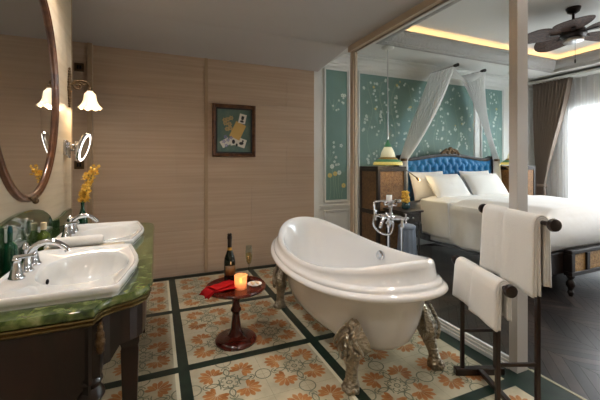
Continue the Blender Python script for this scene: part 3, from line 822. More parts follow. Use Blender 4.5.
MB().lathe([(.038,0),(.041,.004),(.044,.105),(.0415,.105),(.0385,.008),(.001,.008)],(0,0,0),36,flute=.02,nf=12).obj('tumbler',M['frost'],t,smooth=40)
MB().lathe([(.035,.009),(.036,.045),(.001,.043)],(0,0,0),28).obj('wax',M['wax'],t,smooth=40)
MB().lathe([(.001,.045),(.006,.053),(.007,.060),(.004,.071),(.0008,.083)],(0,0,0),14).obj('flame',M['flame'],t,smooth=60)
plight('candle_light',(.575,2.455,zt+.13),.35,(1,.55,.22),.03)
t=thing('small_dish','small white dish of pale nuts on the right of the side table','dish',(.69,2.50,zt),0)
MB().lathe([(.028,0),(.03,.004),(.052,.014),(.055,.016),(.05,.016),(.028,.007),(.001,.006)],(0,0,0),32).obj('dish',M['ceramic'],t,smooth=40)
b=MB(); rnd=random.Random(2)
for k in range(16):
    a=rnd.random()*6.28; r=.03*sqrt(rnd.random()); b.sphere((r*cos(a),r*sin(a),.014+.008*rnd.random()),.0075,8,sc=(1.2,.9,.8))
b.obj('nuts',M['cork'],t,smooth=60); t.children[-1]['kind']='stuff'
# red napkin, folded, hanging over the left edge
def napkin(u,v,lift,sx,sy,ox,oy,rot):
    x=(u-.5)*sx; y=(v-.5)*sy; ca,sa=cos(rot),sin(rot)
    X=ox+x*ca-y*sa; Y=oy+x*sa+y*ca
    r=sqrt(X*X+Y*Y)
    z=zt+.003+lift+.004*sin(7*u+3*v)**2
    if r>.226: z-=min(.05,(r-.226)*.7)
    else: z+=.007*sstep(.19,.222,r)
    return (X,Y,z+.002)
b=MB()
for li,(lift,sx,sy,ox,oy,rot) in enumerate(((.001,.23,.14,-.14,-.03,.35),(.011,.24,.12,-.13,-.05,.12),(.021,.20,.10,-.10,-.02,.5))):
    b.grid(lambda u,v:napkin(u,v,lift,sx,sy,ox,oy,rot),16,12)
o=b.obj('red_napkin',M['red'],smooth=60,loc=(TX,TY,0),solid=.005); tag(o,'folded red napkin draped over the left edge of the side table','napkin')

# ================================================================== BATHTUB
tub=thing('bathtub','white freestanding double-ended bathtub with a rolled rim on claw feet','bathtub',(1.38,2.375,0),0)
tub.scale=(1.195,1.125,1)
NT=96
def se(a,bx,ay,p=2.25):
    c,s_=cos(a),sin(a); return bx*math.copysign(abs(c)**(2/p),c), ay*math.copysign(abs(s_)**(2/p),s_)
def lipz(v):   # v=-1 near .. 1 far
    return .645+(.135*max(0,-v)**2.2)+(.15*max(0,v)**2.2)
def lowz(v): return .535+.07*max(0,-v)**2+.085*max(0,v)**2
def tring(bx,ay,zf,p=2.25):
    out=[]
    for j in range(NT):
        a=2*pi*j/NT; x,y=se(a,bx,ay,p); v=y/ay; out.append((x,y,zf(v)))
    return out
b=MB(); rings=[]
def mixz(k,d=0): return lambda v: lowz(v)*(1-k)+lipz(v)*k+d
# outside body from bottom up
for bx,ay,z in ((.02,.2,.135),(.14,.42,.138),(.20,.52,.15),(.245,.59,.18),(.28,.635,.23),(.30,.665,.30),(.315,.69,.38)):
    rings.append(tring(bx,ay,lambda v,z=z:z,2.15))
rings.append(tring(.332,.715,lambda v:lowz(v)-.085)); rings.append(tring(.345,.745,lambda v:lowz(v)-.04))
rings.append(tring(.365,.775,lambda v:lowz(v)-.026)); rings.append(tring(.395,.815,lambda v:lowz(v)-.024))
rings.append(tring(.410,.835,lambda v:lowz(v)-.014)); rings.append(tring(.414,.842,lambda v:lowz(v)+.0)); rings.append(tring(.408,.836,lambda v:lowz(v)+.014)); rings.append(tring(.396,.822,lambda v:lowz(v)+.021))
rings.append(tring(.390,.814,lambda v:lowz(v)+.024)); rings.append(tring(.391,.812,lambda v:lowz(v)+.034)); rings.append(tring(.386,.806,lambda v:lowz(v)+.045)); rings.append(tring(.374,.79,lambda v:lowz(v)+.052))
rings.append(tring(.366,.778,lambda v:lowz(v)+.057)); rings.append(tring(.362,.768,mixz(.75))); rings.append(tring(.358,.758,mixz(1,-.012)))
rings.append(tring(.350,.748,mixz(1,-.002))); rings.append(tring(.340,.735,mixz(1,.0)))
rings.append(tring(.330,.722,mixz(1,-.006))); rings.append(tring(.322,.71,mixz(1,-.02)))
rings.append(tring(.315,.695,mixz(.6,0)));rings.append(tring(.305,.67,mixz(0,-.02)))
for bx,ay,z in ((.295,.64,.42),(.28,.60,.34),(.26,.56,.27),(.225,.50,.215),(.18,.42,.19),(.1,.3,.182),(.02,.1,.18)):
    rings.append(tring(bx,ay,lambda v,z=z:z,2.2))
b.loft(rings,True,True,True)
b.obj('tub_shell',M['enamel'],tub,smooth=60)
T=Matrix.Translation((.297,-.03,.575))@Matrix.Rotation(R(-82),4,'Y')
MB().lathe([(.036,-.01),(.040,.006),(.034,.014),(.014,.017),(.0,.017)],(0,0,0),28,T=T).obj('overflow_cover',M['chrome'],tub,smooth=40)
MB().lathe([(.03,.181),(.03,.186),(.02,.188),(.0,.188)],(0,0,0),24).obj('drain',M['chrome'],tub,smooth=40)
def claw(cx,cy,ox,oy,lo=1):
    """claw foot: leaf shield hugging the shell, curved leg, paw; o = outward unit"""
    O=Vector((ox,oy,0)); W_=Vector((-oy,ox,0)); b=MB()
    prof=[(.415,.012,.010,.005),(.405,.028,.016,.006),(.385,.044,.024,.006),(.355,.062,.032,.008),(.33,.086,.042,.010),(.295,.108,.048,.012),(.265,.112,.052,.010),(.235,.085,.05,.012),(.205,.054,.047,.016),(.18,.043,.043,.022),(.14,.036,.036,.032),(.10,.033,.033,.042),(.07,.036,.036,.050),(.045,.045,.042,.052),(.02,.050,.050,.056),(.0,.048,.048,.056)]
    P=[]
    for i in range(len(prof)-1):
        for k in range(3):
            t=k/3; P.append([prof[i][q]*(1-t)+prof[i+1][q]*t for q in range(4)])
    P.append(list(prof[-1])); P=[[p[0],p[1]*.86,p[2]*.86,p[3]*(lo if p[0]<.22 else 1)] for p in P]
    rings=[]
    for z,wd,dp,of in P:
        ring=[]
        for j in range(28):
            a=2*pi*j/28
            rel=1+.10*cos(7*a)*(1 if z>.2 else .5)+.12*noise.noise(Vector((cos(a)*3,sin(a)*3,z*22)))
            if z<.07: rel=1+.14*cos(5*a)
            p=Vector((cx,cy,z))+W_*(wd*cos(a)*rel)+O*(of+dp*sin(a)*rel)
            # shield wraps around the shell
            if z>.2: p-=O*(abs(cos(a))**2*.02)
            ring.append(p)
        rings.append(ring)
    b.loft(rings,True,True,True)
    for sg in (-1,1):
        pts=[Vector((cx,cy,z))+W_*(sg*wd)+O*of for z,wd,of in ((.40,.012,.035),(.36,.038,.045),(.32,.062,.055),(.28,.085,.048),(.255,.088,.040),(.25,.07,.05),(.27,.055,.058))]
        b.tube(cat(pts,4),.008,6)
        pts=[Vector((cx,cy,z))+W_*(sg*wd)+O*of for z,wd,of in ((.36,.0,.055),(.32,.022,.062),(.28,.042,.064),(.24,.036,.062),(.20,.018,.062))]
        b.tube(cat(pts,4),.008,6)
    for k in range(6):
        p=Vector((cx,cy,.40-.04*k))+O*(.03+.028*sin(min(1,k/3)*pi/2)); b.sphere(p,.012,8,sc=(1,1,1.6))
    for sg in (-1.1,-.4,.4,1.1):
        d=(O*cos(sg)+W_*sin(sg)); b.sphere(Vector((cx,cy,.02))+O*(.058*lo)+d*.036,.016,10)
    return b.obj('claw_foot',M['claw'],tub,smooth=60)
for sx_,sy_ in ((-1,-1),(1,-1),(-1,1),(1,1)):
    d=Vector((sx_*.93,sy_*.37)).normalized(); claw(-.25 if sx_<0 else (.215 if sy_<0 else .245),-.575 if sy_<0 else .53,d.x,d.y,.25 if sx_<0 else 1.1)
# ---- floor standing tub filler
tf=thing('bath_filler','chrome freestanding bath filler with hand shower behind the bathtub','faucet',(1.955,2.42,0),0)
b=MB()
r1=(-.02,.07); r2=(.03,-.05)
for (x,y) in (r1,r2):
    b=MB(); b.lathe([(.035,0),(.035,.008),(.018,.018),(.0125,.03),(.0125,.76),(.018,.77),(.018,.80),(.0125,.81),(.0125,.862)],(x,y,0),20); b.obj('riser',M['chrome'],tf,smooth=40)
b=MB()
ax=Vector((r2[0]-r1[0],r2[1]-r1[1],0)).normalized(); 
mid=Vector((-.02,.045,.865))
b.tube([mid-ax*.10,mid-ax*.07,mid,mid+ax*.07,mid+ax*.10],[.020,.024,.028,.024,.02],16)
b.sphere(mid,.036,16)
b.tube(cat([mid,mid+Vector((-.05,-.02,.01)),mid+Vector((-.12,-.05,-.005)),mid+Vector((-.15,-.06,-.05)),mid+Vector((-.152,-.06,-.075))],6),.014,12)
b.tube([mid,mid+Vector((0,0,.10))],.014,12); b.lathe([(.02,.0),(.024,.012),(.018,.025)],tuple(mid+Vector((0,0,.09))),16)
b.obj('valve_body',M['chrome'],tf,smooth=50)
for sg in (-1,1):
    b=MB(); c=mid+ax*sg*.10; b.tube([c,c+ax*sg*.045],.014,12)
    e=c+ax*sg*.048; pv=Vector((0,0,1)); q=ax.cross(pv)
    for d in (pv,q):
        b.tube([e-d*.036,e+d*.036],.0065,8); b.sphere(e-d*.038,.010,8); b.sphere(e+d*.038,.010,8)
    b.sphere(e+ax*sg*.008,.013,10); b.obj('cross_handle',M['chrome'],tf,smooth=50)
# extra cross handle facing the tub
b=MB(); e=mid+Vector((-.05,-.045,.0)); ux=Vector((.66,-.75,0)).normalized()
for k in range(6):
    a=k*pi/3; d=ux*cos(a)+Vector((0,0,1))*sin(a); b.tube([e,e+d*.048],.006,8); b.sphere(e+d*.05,.0095,8)
b.sphere(e,.02,12); b.obj('cross_handle',M['chrome'],tf,smooth=50)
b=MB(); top_=mid+Vector((0,0,.125))
b.tube(cat([top_+ax*-.06+Vector((0,0,.0)),top_+ax*-.05+Vector((0,0,-.02)),top_,top_+ax*.05+Vector((0,0,-.02)),top_+ax*.06],5),.008,8)
b.obj('cradle',M['chrome'],tf,smooth=50)
hp=thing  # placeholder name reuse avoided below
b=MB(); h0=top_+ax*-.10+Vector((0,0,.012)); h1=top_+ax*.07+Vector((0,0,.018))
b.tube([h0,h0.lerp(h1,.3),h0.lerp(h1,.7),h1],[.009,.013,.012,.010],12); b.lathe([(.012,0),(.03,.012),(.03,.03),(.02,.034)],tuple(h1+Vector((0,0,-.012))),18)
hs=b.obj('hand_shower',M['chrome'],tf,smooth=50)
b=MB(); cc=mid+Vector((-.03,-.01,.035))
b.lathe([(.024,0),(.026,.01),(.026,.05),(.022,.055)],tuple(top_+Vector((-.015,0,.02))),20); b.obj('ceramic_insert',M['ceramic'],tf,smooth=40)
b=MB()
b.tube(cat([h0,h0+Vector((-.05,.03,-.02)),mid+Vector((-.10,.10,.02)),mid+Vector((-.11,.10,-.08)),mid+Vector((-.06,.06,-.15)),mid+Vector((.0,0,-.15)),mid+Vector((.02,-.01,-.06)),mid],8),.010,8)
b.obj('hose',M['chrome'],tf,smooth=60)

# ================================================================== TOWEL RACK
Fp=Vector((1.80,1.575,0)); dd=Vector((-.37,-.93,0)).normalized(); pp=Vector((.93,-.37,0)).normalized()
rk=thing('towel_rack','dark wooden two-tier towel stand in front of the glass partition','towel rack',tuple(Fp),0)
def P3(s_,p_,z): return dd*s_+pp*p_+Vector((0,0,z))
LEN=.37; WB=.215
def beam(b,a,c,wd,ht):
    a=Vector(a);c=Vector(c);d=(c-a).normalized(); up=Vector((0,0,1)) if abs(d.z)<.9 else dd
    s_=d.cross(up).normalized(); u=s_.cross(d).normalized()
    rings=[[p+s_*wd*i+u*ht*j for i,j in ((-1,-1),(1,-1),(1,1),(-1,1))] for p in (a,c)]
    b.loft(rings,True,True,True)
for s_ in (0,LEN):
    b=MB(); beam(b,P3(s_,0,.02),P3(s_,0,.72),.011,.011); b.obj('post',M['rackwood'],rk,bevel=.003)
    b=MB(); beam(b,P3(s_,WB,.02),P3(s_,WB,1.04),.011,.011); b.obj('post',M['rackwood'],rk,bevel=.003)
    b=MB(); beam(b,P3(s_,0,.28),P3(s_,WB,.28),.007,.009); b.obj('rung',M['rackwood'],rk,bevel=.002)
    b=MB(); beam(b,P3(s_,-.05,.022),P3(s_,WB+.05,.022),.022,.022); b.obj('foot',M['rackwood'],rk,bevel=.006)
b=MB(); beam(b,P3(0,WB/2,.03),P3(LEN,WB/2,.03),.016,.012); b.obj('stretcher',M['rackwood'],rk,bevel=.003)
def bar(z,p_,e0,e1):
    b=MB(); a=P3(-e0,p_,z); c=P3(LEN+e1,p_,z)
    b.tube([a,c],.012,16)
    for e,sg in ((a,-1),(c,1)):
        b.tube([e-dd*sg*.012,e-dd*sg*.010,e+dd*sg*.0,e+dd*sg*.016,e+dd*sg*.02],[.016,.03,.034,.030,.014],20)
    return b.obj('bar',M['rackwood'],rk,smooth=40)
bar(.71,0,.07,.10); bar(1.04,WB,.13,.11)
def towel(name,label,s0,s1,p_,z,front,back,th,seed):
    b=MB(); rnd=random.Random(seed); nS=22
    R0=.013
    # centreline path in (p,z): back hem -> over bar -> front hem ; front side is toward -p
    def path(layer):
        r=R0+.004+layer*th; pts=[]
        nb=10
        for k in range(nb): pts.append((r+.004, z-back*(1-k/nb)))
        for k in range(9):
            a=pi*k/8; pts.append((r*cos(a), z+r*sin(a)))
        for k in range(1,nb+5): pts.append((-r-.004-.012*(k/(nb+4)), z-front*k/(nb+4)))
        return pts
    for layer in (0,1,2):
        pts=path(layer); n=len(pts); L0=s0+.004*layer; L1=s1-.004*layer
        outer=[];inner=[]
        def q(u,v):
            i=min(n-2,int(v*(n-1))); f=v*(n-1)-i; a=pts[i];c=pts[i+1]; p=a[0]*(1-f)+c[0]*f; zz=a[1]*(1-f)+c[1]*f
            s=L0+(L1-L0)*u
            hang=max(0,(z-zz)/front)
            wob=(.006*sin(u*7+seed+layer)+.004*sin(u*15+layer*2))*hang+(.012*hang*sin(u*26+layer*1.3) if p>0 else 0)
            edge=.003*noise.noise(Vector((u*6,zz*9,layer+seed)))
            gr=.014*exp(-((u-.40)/.03)**2)+.006*sstep(.36,.44,u)
            return P3(s+.01*(u-.5)*hang*2+edge, p_+p+wob*(1 if p<0 else -1)+(gr if p<0 else 0), zz-.006*hang*sin(u*5+layer)-(.0 if p>0 else .018*hang*sstep(.36,.44,u))-gr*.6*(1-hang))
        b.grid(q,nS,44)
    o=b.obj(name,M['towel'],smooth=70,loc=tuple(Fp),solid=th*1.02)
    tag(o,label,'towel',None); return o
towel('bath_towel','large white bath towel folded over the upper bar of the dark rack',-.075,LEN+.035,WB,1.04,.37,.335,.010,1)
towel('hand_towel','smaller white towel folded over the lower bar of the dark rack',-.02,LEN+.055,0,.71,.205,.17,.009,5)

# ================================================================== BEDROOM
# ---- bed
BX0,BX1,BY0,BY1=3.62,5.46,2.06,4.22
bed=thing('bed','large double bed with tufted blue headboard and caned dark footboard','bed',((BX0+BX1)/2,BY0,0),0)
ox,oy=(BX0+BX1)/2,BY0
def rel(b_): b_.v=[(x-ox,y-oy,z) for x,y,z in b_.v]; return b_
b=MB().box(BX0,BX1,BY0+.05,BY1,.22,.44); rel(b).obj('platform',M['darkwood'],bed,bevel=.01)
b=MB().box(BX0+.02,BX1-.02,BY0+.07,BY1-.02,.44,.76); rel(b).obj('mattress',M['linen'],bed,bevel=.05,bseg=3)
# footboard
b=MB()
b.box(BX0+.20,BX1+.01,BY0-.03,BY0+.05,.43,.47); b.box(BX0+.20,BX1+.01,BY0-.03,BY0+.05,.21,.25)
for x in (BX0+.20,BX0+.46,BX0+.88,BX0+1.46,BX1-.05): b.box(x,x+.06,BY0-.03,BY0+.05,.25,.43)
fb=rel(b).obj('footboard',M['darkwood'],bed,bevel=.006)
for x0,x1 in ((BX0+.26,BX0+.46),(BX0+.52,BX0+.88),(BX0+.94,BX0+1.46),(BX0+1.52,BX1-.05)):
    rel(MB().box(x0,x1,BY0-.012,BY0+.02,.25,.43)).obj('cane_panel',M['cane2'],fb)
for (x,y) in ((BX0+.25,BY0+.01),(BX1-.05,BY0+.01),(BX0+.05,BY1-.1),(BX1-.05,BY1-.1)):
    b=MB().lathe([(.035,.21),(.04,.20),(.03,.185),(.022,.17),(.038,.14),(.04,.11),(.026,.08),(.018,.06),(.026,.05),(.028,.03),(.018,.0)],(x,y,0),20)
    rel(b).obj('leg',M['darkwood'],bed,smooth=40)
# headboard: tufted
HBX0,HBX1=3.40,5.57; HC=(HBX0+HBX1)/2; HH=(HBX1-HBX0)/2
def hbtop(x):
    u=abs(x-HC)/HH
    return 1.47+.05*cos(min(1,u*1.15)*pi)*.8+ (.045*exp(-((u-.93)/.07)**2)) - .05*sstep(.95,1,u)
def hb(u,v):
    x=HBX0+.05+(HBX1-HBX0-.10)*u; zt_=hbtop(x)-.045; z=.5+(zt_-.5)*v
    gx=.15; gz=.12
    best=9
    i0=(x-HC)/gx; j0=(z-1.38)/gz
    for j in (math.floor(j0),math.floor(j0)+1):
        o_=.5 if j%2 else 0
        for i in (math.floor(i0-o_),math.floor(i0-o_)+1):
            best=min(best,sqrt(((i0-i-o_)*gx)**2+((j0-j)*gz)**2))
    # diamond creases
    a=(i0*gx/gx+j0/2); c=(i0-j0/2)
    cr=min(abs(a-round(a)),abs(c-round(c)))
    d=.045*(1-exp(-(best/.035)**2))*(.55+.45*min(1,cr*5)) 
    ed=min(1,min(u,1-u)*18,min(1-v,1)*10)
    return (x-ox,4.215-d*ed-.01-oy,z)
b=MB(); b.grid(hb,150,80); hbd=b.obj('headboard',M['blue'],bed,smooth=60)
b=MB()
for (j) in range(-7,2):
    for i in range(-8,9):
        x=HC+(i+(.5 if j%2 else 0))*.15; z=1.38+j*.12
        if HBX0+.1<x<HBX1-.1 and z<hbtop(x)-.08 and z>.8: b.sphere((x-ox,4.203-oy,z),.012,8,sc=(1,.6,1))
bt=b.obj('button_studs',M['blue'],hbd,smooth=60); bt['kind']='stuff'
b=MB()
xs=[HBX0+ (HBX1-HBX0)*i/80 for i in range(81)]
rings=[[(x-ox,4.25-oy,hbtop(x)-.05),(x-ox,4.17-oy,hbtop(x)-.05),(x-ox,4.16-oy,hbtop(x)-.03),(x-ox,4.165-oy,hbtop(x)),(x-ox,4.25-oy,hbtop(x))] for x in xs]
b.loft(rings,True,True,True)
for x0,x1 in ((HBX0,HBX0+.05),(HBX1-.05,HBX1)): b.box(x0-ox,x1-ox,4.17-oy,4.25-oy,.0,hbtop(HC)-.10)
b.box(HBX0+.05-ox,HBX1-.05-ox,4.222-oy,4.25-oy,.3,1.38)
b.obj('headboard_frame',M['darkwood'],bed,smooth=40)
b=MB(); rnd=random.Random(3)
for k in range(28):
    u=(k-13.5)/13.5; r=.02+.018*(1-abs(u)); b.sphere((HC-ox+u*.17,4.165-oy,hbtop(HC)+.012+.06*(1-u*u)*(.5+.5*cos(u*12))),r,10,sc=(1,.7,1))
b.tube(cat([(HC-ox-.2,4.165-oy,1.5),(HC-ox-.12,4.155-oy,1.56),(HC-ox-.05,4.15-oy,1.54),(HC-ox,4.15-oy,1.60),(HC-ox+.05,4.15-oy,1.54),(HC-ox+.12,4.155-oy,1.56),(HC-ox+.2,4.165-oy,1.5)],5),.02,8)
b.obj('carved_crest',M['bronze'],bed,smooth=60)
# duvet
def duvet(u,v):
    # u across (x) including drops, v along y from foot to pillows
    W1=BX1-BX0; dl,dr=.53,.45; tot=dl+W1+dr; s_=u*tot
    y=BY0+.045+(3.62-BY0-.045)*v; zt_=.80
    n1=noise.noise(Vector((s_*2.2,y*2.2,0)))
    if s_<dl:
        d=dl-s_; r=.05
        x=BX0-.025-.035*sstep(0,.5,d)*(1+.8*sin(y*9+n1*3)) ; z=zt_-.02-max(0,d-.03)
        z=max(z,.27)
        if d<.05: x=BX0-.0-.025*(d/.05)
    elif s_>dl+W1:
        d=s_-dl-W1; x=BX1+.025+.02*sin(y*9)*min(1,d*3); z=zt_-.02-max(0,d-.03)
    else:
        x=BX0+(s_-dl); e=min(x-BX0,BX1-x); z=zt_-.02+.075*sstep(0,.28,e)*sstep(3.75,3.1,y)+.012*n1+.008*sstep(0,.1,e)
    # foot end rolls down
    f=(y-(BY0+.045)); 
    if f<.10: z=min(z,(zt_-.31)+ .31*sqrt(max(0,1-(1-f/.10)**2)))
    return (x,y,z)
b=MB(); b.grid(duvet,90,60)
du=b.obj('duvet',M['linen'],smooth=70,solid=.02); tag(du,'smooth white duvet hanging over the side of the double bed','bedding')
# folded-back sheet near the pillows
def fold(u,v):
    W1=BX1-BX0; dl=.50; tot=dl+W1+.3; s_=u*tot; y=3.35+.5*v
    if s_<dl:
        d=dl-s_; x=BX0-.055-.03*sstep(0,.5,d)*(1+.7*sin(y*11)); z=.82-max(0,d-.03); z=max(z,.30); z-=.02
        y=y-.10*d
    elif s_>dl+W1: x=BX1+.05; z=.82-(s_-dl-W1)
    else: x=BX0-.05+(s_-dl)*((W1+.1)/W1); z=.80+.03*sstep(0,.2,min(x-BX0,BX1-x))*sstep(0,.12,v)+.006*noise.noise(Vector((x*3,y*3,2)))+.012*sstep(0,.1,v)
    return (x,y,z+.012)
b=MB(); b.grid(fold,80,20); o=b.obj('folded_sheet',M['pillow'],smooth=70,solid=.015); tag(o,'white turned-back top sheet across the bed below the pillows','bedding')
# pillows
def pillow(name,loc,rot,w_,h_,d_,label,group):
    b=MB(); n=20
    for sg in (1,-1):
        def f(u,v):
            x=(u-.5)*2;y=(v-.5)*2
            k=(max(0,1-abs(x)**3.0)*max(0,1-abs(y)**3.0))**.5
            pinch=1-.06*(1-abs(x)**2)*abs(y)**4; pin2=1-.06*(1-abs(y)**2)*abs(x)**4
            return (x*w_/2*pin2,sg*(d_/2*k*(1+.08*noise.noise(Vector((x*2,y*2,loc[0])))))+sg*.001,y*h_/2*pinch)
        b.grid(f,n,n)
    o=b.obj(name,M['pillow'],smooth=180,loc=loc); o.rotation_euler=rot
    tag(o,label,'pillow',group); return o
G='white pillows against the blue headboard'
pillow('pillow',(3.92,4.05,1.00),(R(-18),0,R(0)),.70,.46,.14,'white pillow at the back left against the blue headboard',G)
pillow('pillow',(4.98,4.05,1.00),(R(-18),0,R(0)),.70,.46,.14,'white pillow at the back right against the blue headboard',G)
pillow('pillow',(4.06,3.80,.99),(R(-36),0,R(4)),.74,.46,.17,'white front pillow on the left side of the bed',G)
pillow('pillow',(4.86,3.80,.99),(R(-36),0,R(-4)),.74,.46,.17,'white front pillow on the right side of the bed',G)
# ---- canopy rods and drapes
def rod(x,y0,label):
    t=thing('canopy_rod',label,'curtain rod',(x,HWY,2.84),0,'short rods above the bed')
    MB().tube([(0,-.004,0),(0,y0-HWY,0)],.012,12).obj('rod',M['silver'],t,smooth=40)
    MB().tube([(0,y0-HWY+.03,0),(0,y0-HWY,0),(0,y0-HWY-.05,0),(0,y0-HWY-.06,0)],[.018,.026,.026,.016],14).obj('finial',M['blackmetal'],t,smooth=40)
    MB().lathe([(.04,0),(.04,.012),(.02,.02)],(0,0,0),18,T=Matrix.Rotation(R(90),4,'X')).obj('flange',M['silver'],t,smooth=40)
rod(4.20,3.80,'black-tipped canopy rod left of centre above the bed'); rod(4.86,3.86,'black-tipped canopy rod right of centre above the bed')
def canopy(name,x0,x1,xt,label,folds=9):
    """voile sheet from the rod at x=x0 sweeping to a tie at xt and falling"""
    def f(u,v):
        # u across, v along
        A=Vector((x0,4.30,2.855)).lerp(Vector((x0,3.80,2.855)),u)
        sgn=1 if xt>x0 else -1
        T0=Vector((xt,4.13,1.40)); 
        if v<.7:
            t=v/.7
            wd=.17*(1-t)+.045*t
            # curve: hang inward first then sweep out
            mid_=Vector((x0+(xt-x0)*.42,4.08,2.12))
            P=A.lerp(mid_+Vector((sgn*-1*(u-.5)*.32,(u-.5)*-.24,0)),t)
            Q=(mid_+Vector((sgn*-1*(u-.5)*.32,(u-.5)*-.24,0))).lerp(T0+Vector(((u-.5)*.14,(.5-u)*.03,0)),t)
            p=P.lerp(Q,t)
        else:
            t=(v-.7)/.3
            p=T0+Vector(((u-.5)*(.14+.04*sstep(0,.5,t))+sgn*.05*t,(.5-u)*.03,-.78*t))
        amp=.042*(1-.6*sstep(.3,.7,v))*(1+.4*noise.noise(Vector((u*4,v*3,x0)))); amp*=sstep(0,.08,v)*.9+.1
        ph=u*folds*2*pi+.8*sin(v*4)
        return p+Vector((.75*amp*cos(ph),.66*amp*cos(ph),0))
    b=MB(); b.grid(f,110,60)
    o=b.obj(name,M['voile'],smooth=180); tag(o,label,'drape','white voile drapes over the bed'); return o
canopy('canopy_drape',4.20,0,3.49,'white voile drape sweeping from the rod to the left end of the headboard')
canopy('canopy_drape',4.86,0,5.55,'white voile drape sweeping from the rod to the right end of the headboard')
def swag(u,v):
    x=4.2+.66*v; sag=.20*(1-(2*v-1)**2)*(.25+.75*u)+.03*u
    return (x,4.28-.46*u+.0,2.862-sag+.006*cos(u*30))
b=MB(); b.grid(swag,60,30); o=b.obj('canopy_swag',M['voile'],smooth=180); tag(o,'white voile swag hanging between the two canopy rods','drape')
for xt,sd in ((3.49,'left'),(5.55,'right')):
    b=MB(); b.lathe([(.05,-.02),(.058,0),(.05,.02)],(xt,4.13,1.40),20,caps=False); b.tube([(xt+.0,4.18,1.40),(xt,4.24,1.40)],.008,8)
    o=b.obj('drape_tie',M['bronze'],smooth=60); tag(o,'bronze tieback holding the canopy drape at the %s end of headboard'%sd,'tieback','tiebacks on the headboard')
# ---- bedside cabinets (tall, caned) and nightstands
def cabinet(x0,label):
    t=thing('bedside_cabinet',label,'cabinet',(x0,3.88,0),0,'caned dark cabinets beside the bed')
    b=MB(); W_,D_,H_=.50,.45,1.30
    b.box(0,W_,.02,D_,0,.08); b.box(0,W_,.0,D_,H_-.03,H_)
    for x in (0,W_-.045):
        for y in (0,D_-.045): b.box(x,x+.045,y,y+.045,.08,H_-.03)
    b.box(.045,W_-.045,0,.03,.08,.14); b.box(.045,W_-.045,0,.03,H_-.07,H_-.03); b.box(.045,W_-.045,0,.03,.62,.68)
    for x in (0,W_-.03): b.box(x,x+.03,.045,D_-.045,.08,.14); b.box(x,x+.03,.045,D_-.045,H_-.07,H_-.03); b.box(x,x+.03,.045,D_-.045,.62,.68)
    b.box(.045,W_-.045,D_-.03,D_,.08,H_-.03)
    b.obj('body',M['darkwood'],t,bevel=.003)
    for z0,z1 in ((.14,.62),(.68,H_-.07)):
        MB().box(.045,W_-.045,.010,.018,z0,z1).obj('cane_door',M['cane'],t)
        for x in (.010,W_-.018): MB().box(x,x+.008,.045,D_-.045,z0,z1).obj('cane_side',M['cane'],t)
    return t
c=cabinet(2.83,'tall dark caned cabinet to the left of the bed behind the pendant lamp')
dup(c,(5.72,3.88,0),0,'tall dark caned cabinet to the right of the bed beyond the pillows')
def stand(x0,label):
    t=thing('nightstand',label,'nightstand',(x0,3.47,0),0,'dark drawer tables beside the bed')
    MB().box(-.01,.34,-.01,.40,.70,.725).obj('tabletop',M['darkwood'],t,bevel=.005)
    MB().box(.01,.32,.02,.39,.56,.70).obj('case',M['darkwood'],t,bevel=.003)
    d=MB().box(.03,.30,.008,.02,.575,.69).obj('drawer',M['darkwood'],t,bevel=.003); MB().sphere((.165,-.004,.632),.013,10).obj('knob',M['silver'],d,smooth=60)
    for x in (.03,.30):
        for y in (.04,.37): MB().lathe([(.018,.56),(.02,.5),(.012,.45),(.016,.40),(.011,.1),(.014,.04),(.010,0)],(x,y,0),14).obj('leg',M['darkwood'],t,smooth=40)
    return t
s_=stand(2.92,'dark nightstand with one drawer at the left side of the bed')
dup(s_,(5.80,3.47,0),0,'dark nightstand with one drawer at the right side of the bed')
t=thing('flower_pot','teal pot on the left nightstand near the drape','pot',(3.09,3.62,.725),0)
MB().lathe([(.03,0),(.045,.01),(.055,.05),(.045,.09),(.035,.10),(.03,.10),(.035,.05),(.02,.02)],(0,0,0),24).obj('body',M['teal_glass'],t,smooth=40)
b=MB(); rnd=random.Random(6)
for k in range(70):
    a=rnd.random()*6.28; h=rnd.random(); r=.055*sqrt(rnd.random()); b.sphere((r*cos(a)*(1-.3*h),r*sin(a)*(1-.3*h),.10+.14*h),.018,7,sc=(1,1,.8))
b.tube([(0,0,.02),(0,0,.2)],.006,6)
o=b.obj('yellow_flowers',M['yellow'],smooth=60,loc=(3.09,3.62,.725)); tag(o,'tall bunch of yellow flowers in the teal pot on the nightstand','flowers')
# unidentified hanging cloth, guessed as a lidded fabric basket
t=thing('cloth_form','tall grey-blue pleated cloth behind the bath filler, guessed as a basket','basket',(2.64,3.07,0),0)
b=MB(); n=72; rings=[]
for i in range(9):
    z=.02+.58*i/8; r=.125-.035*i/8; rings.append([(r*(1+.05*cos(12*2*pi*j/n))*cos(2*pi*j/n),r*(1+.05*cos(12*2*pi*j/n))*sin(2*pi*j/n),z) for j in range(n)])
b.loft(rings,True,True,True); b.obj('skirt',M['blue_grey'],t,smooth=60)
MB().lathe([(.09,.60),(.098,.61),(.098,.63),(.08,.645),(.0,.65)],(0,0,0),32).obj('lid',M['blue_grey'],t,smooth=60)
MB().lathe([(.11,.0),(.11,.02)],(0,0,0),32).obj('plinth',M['darkwood'],t)

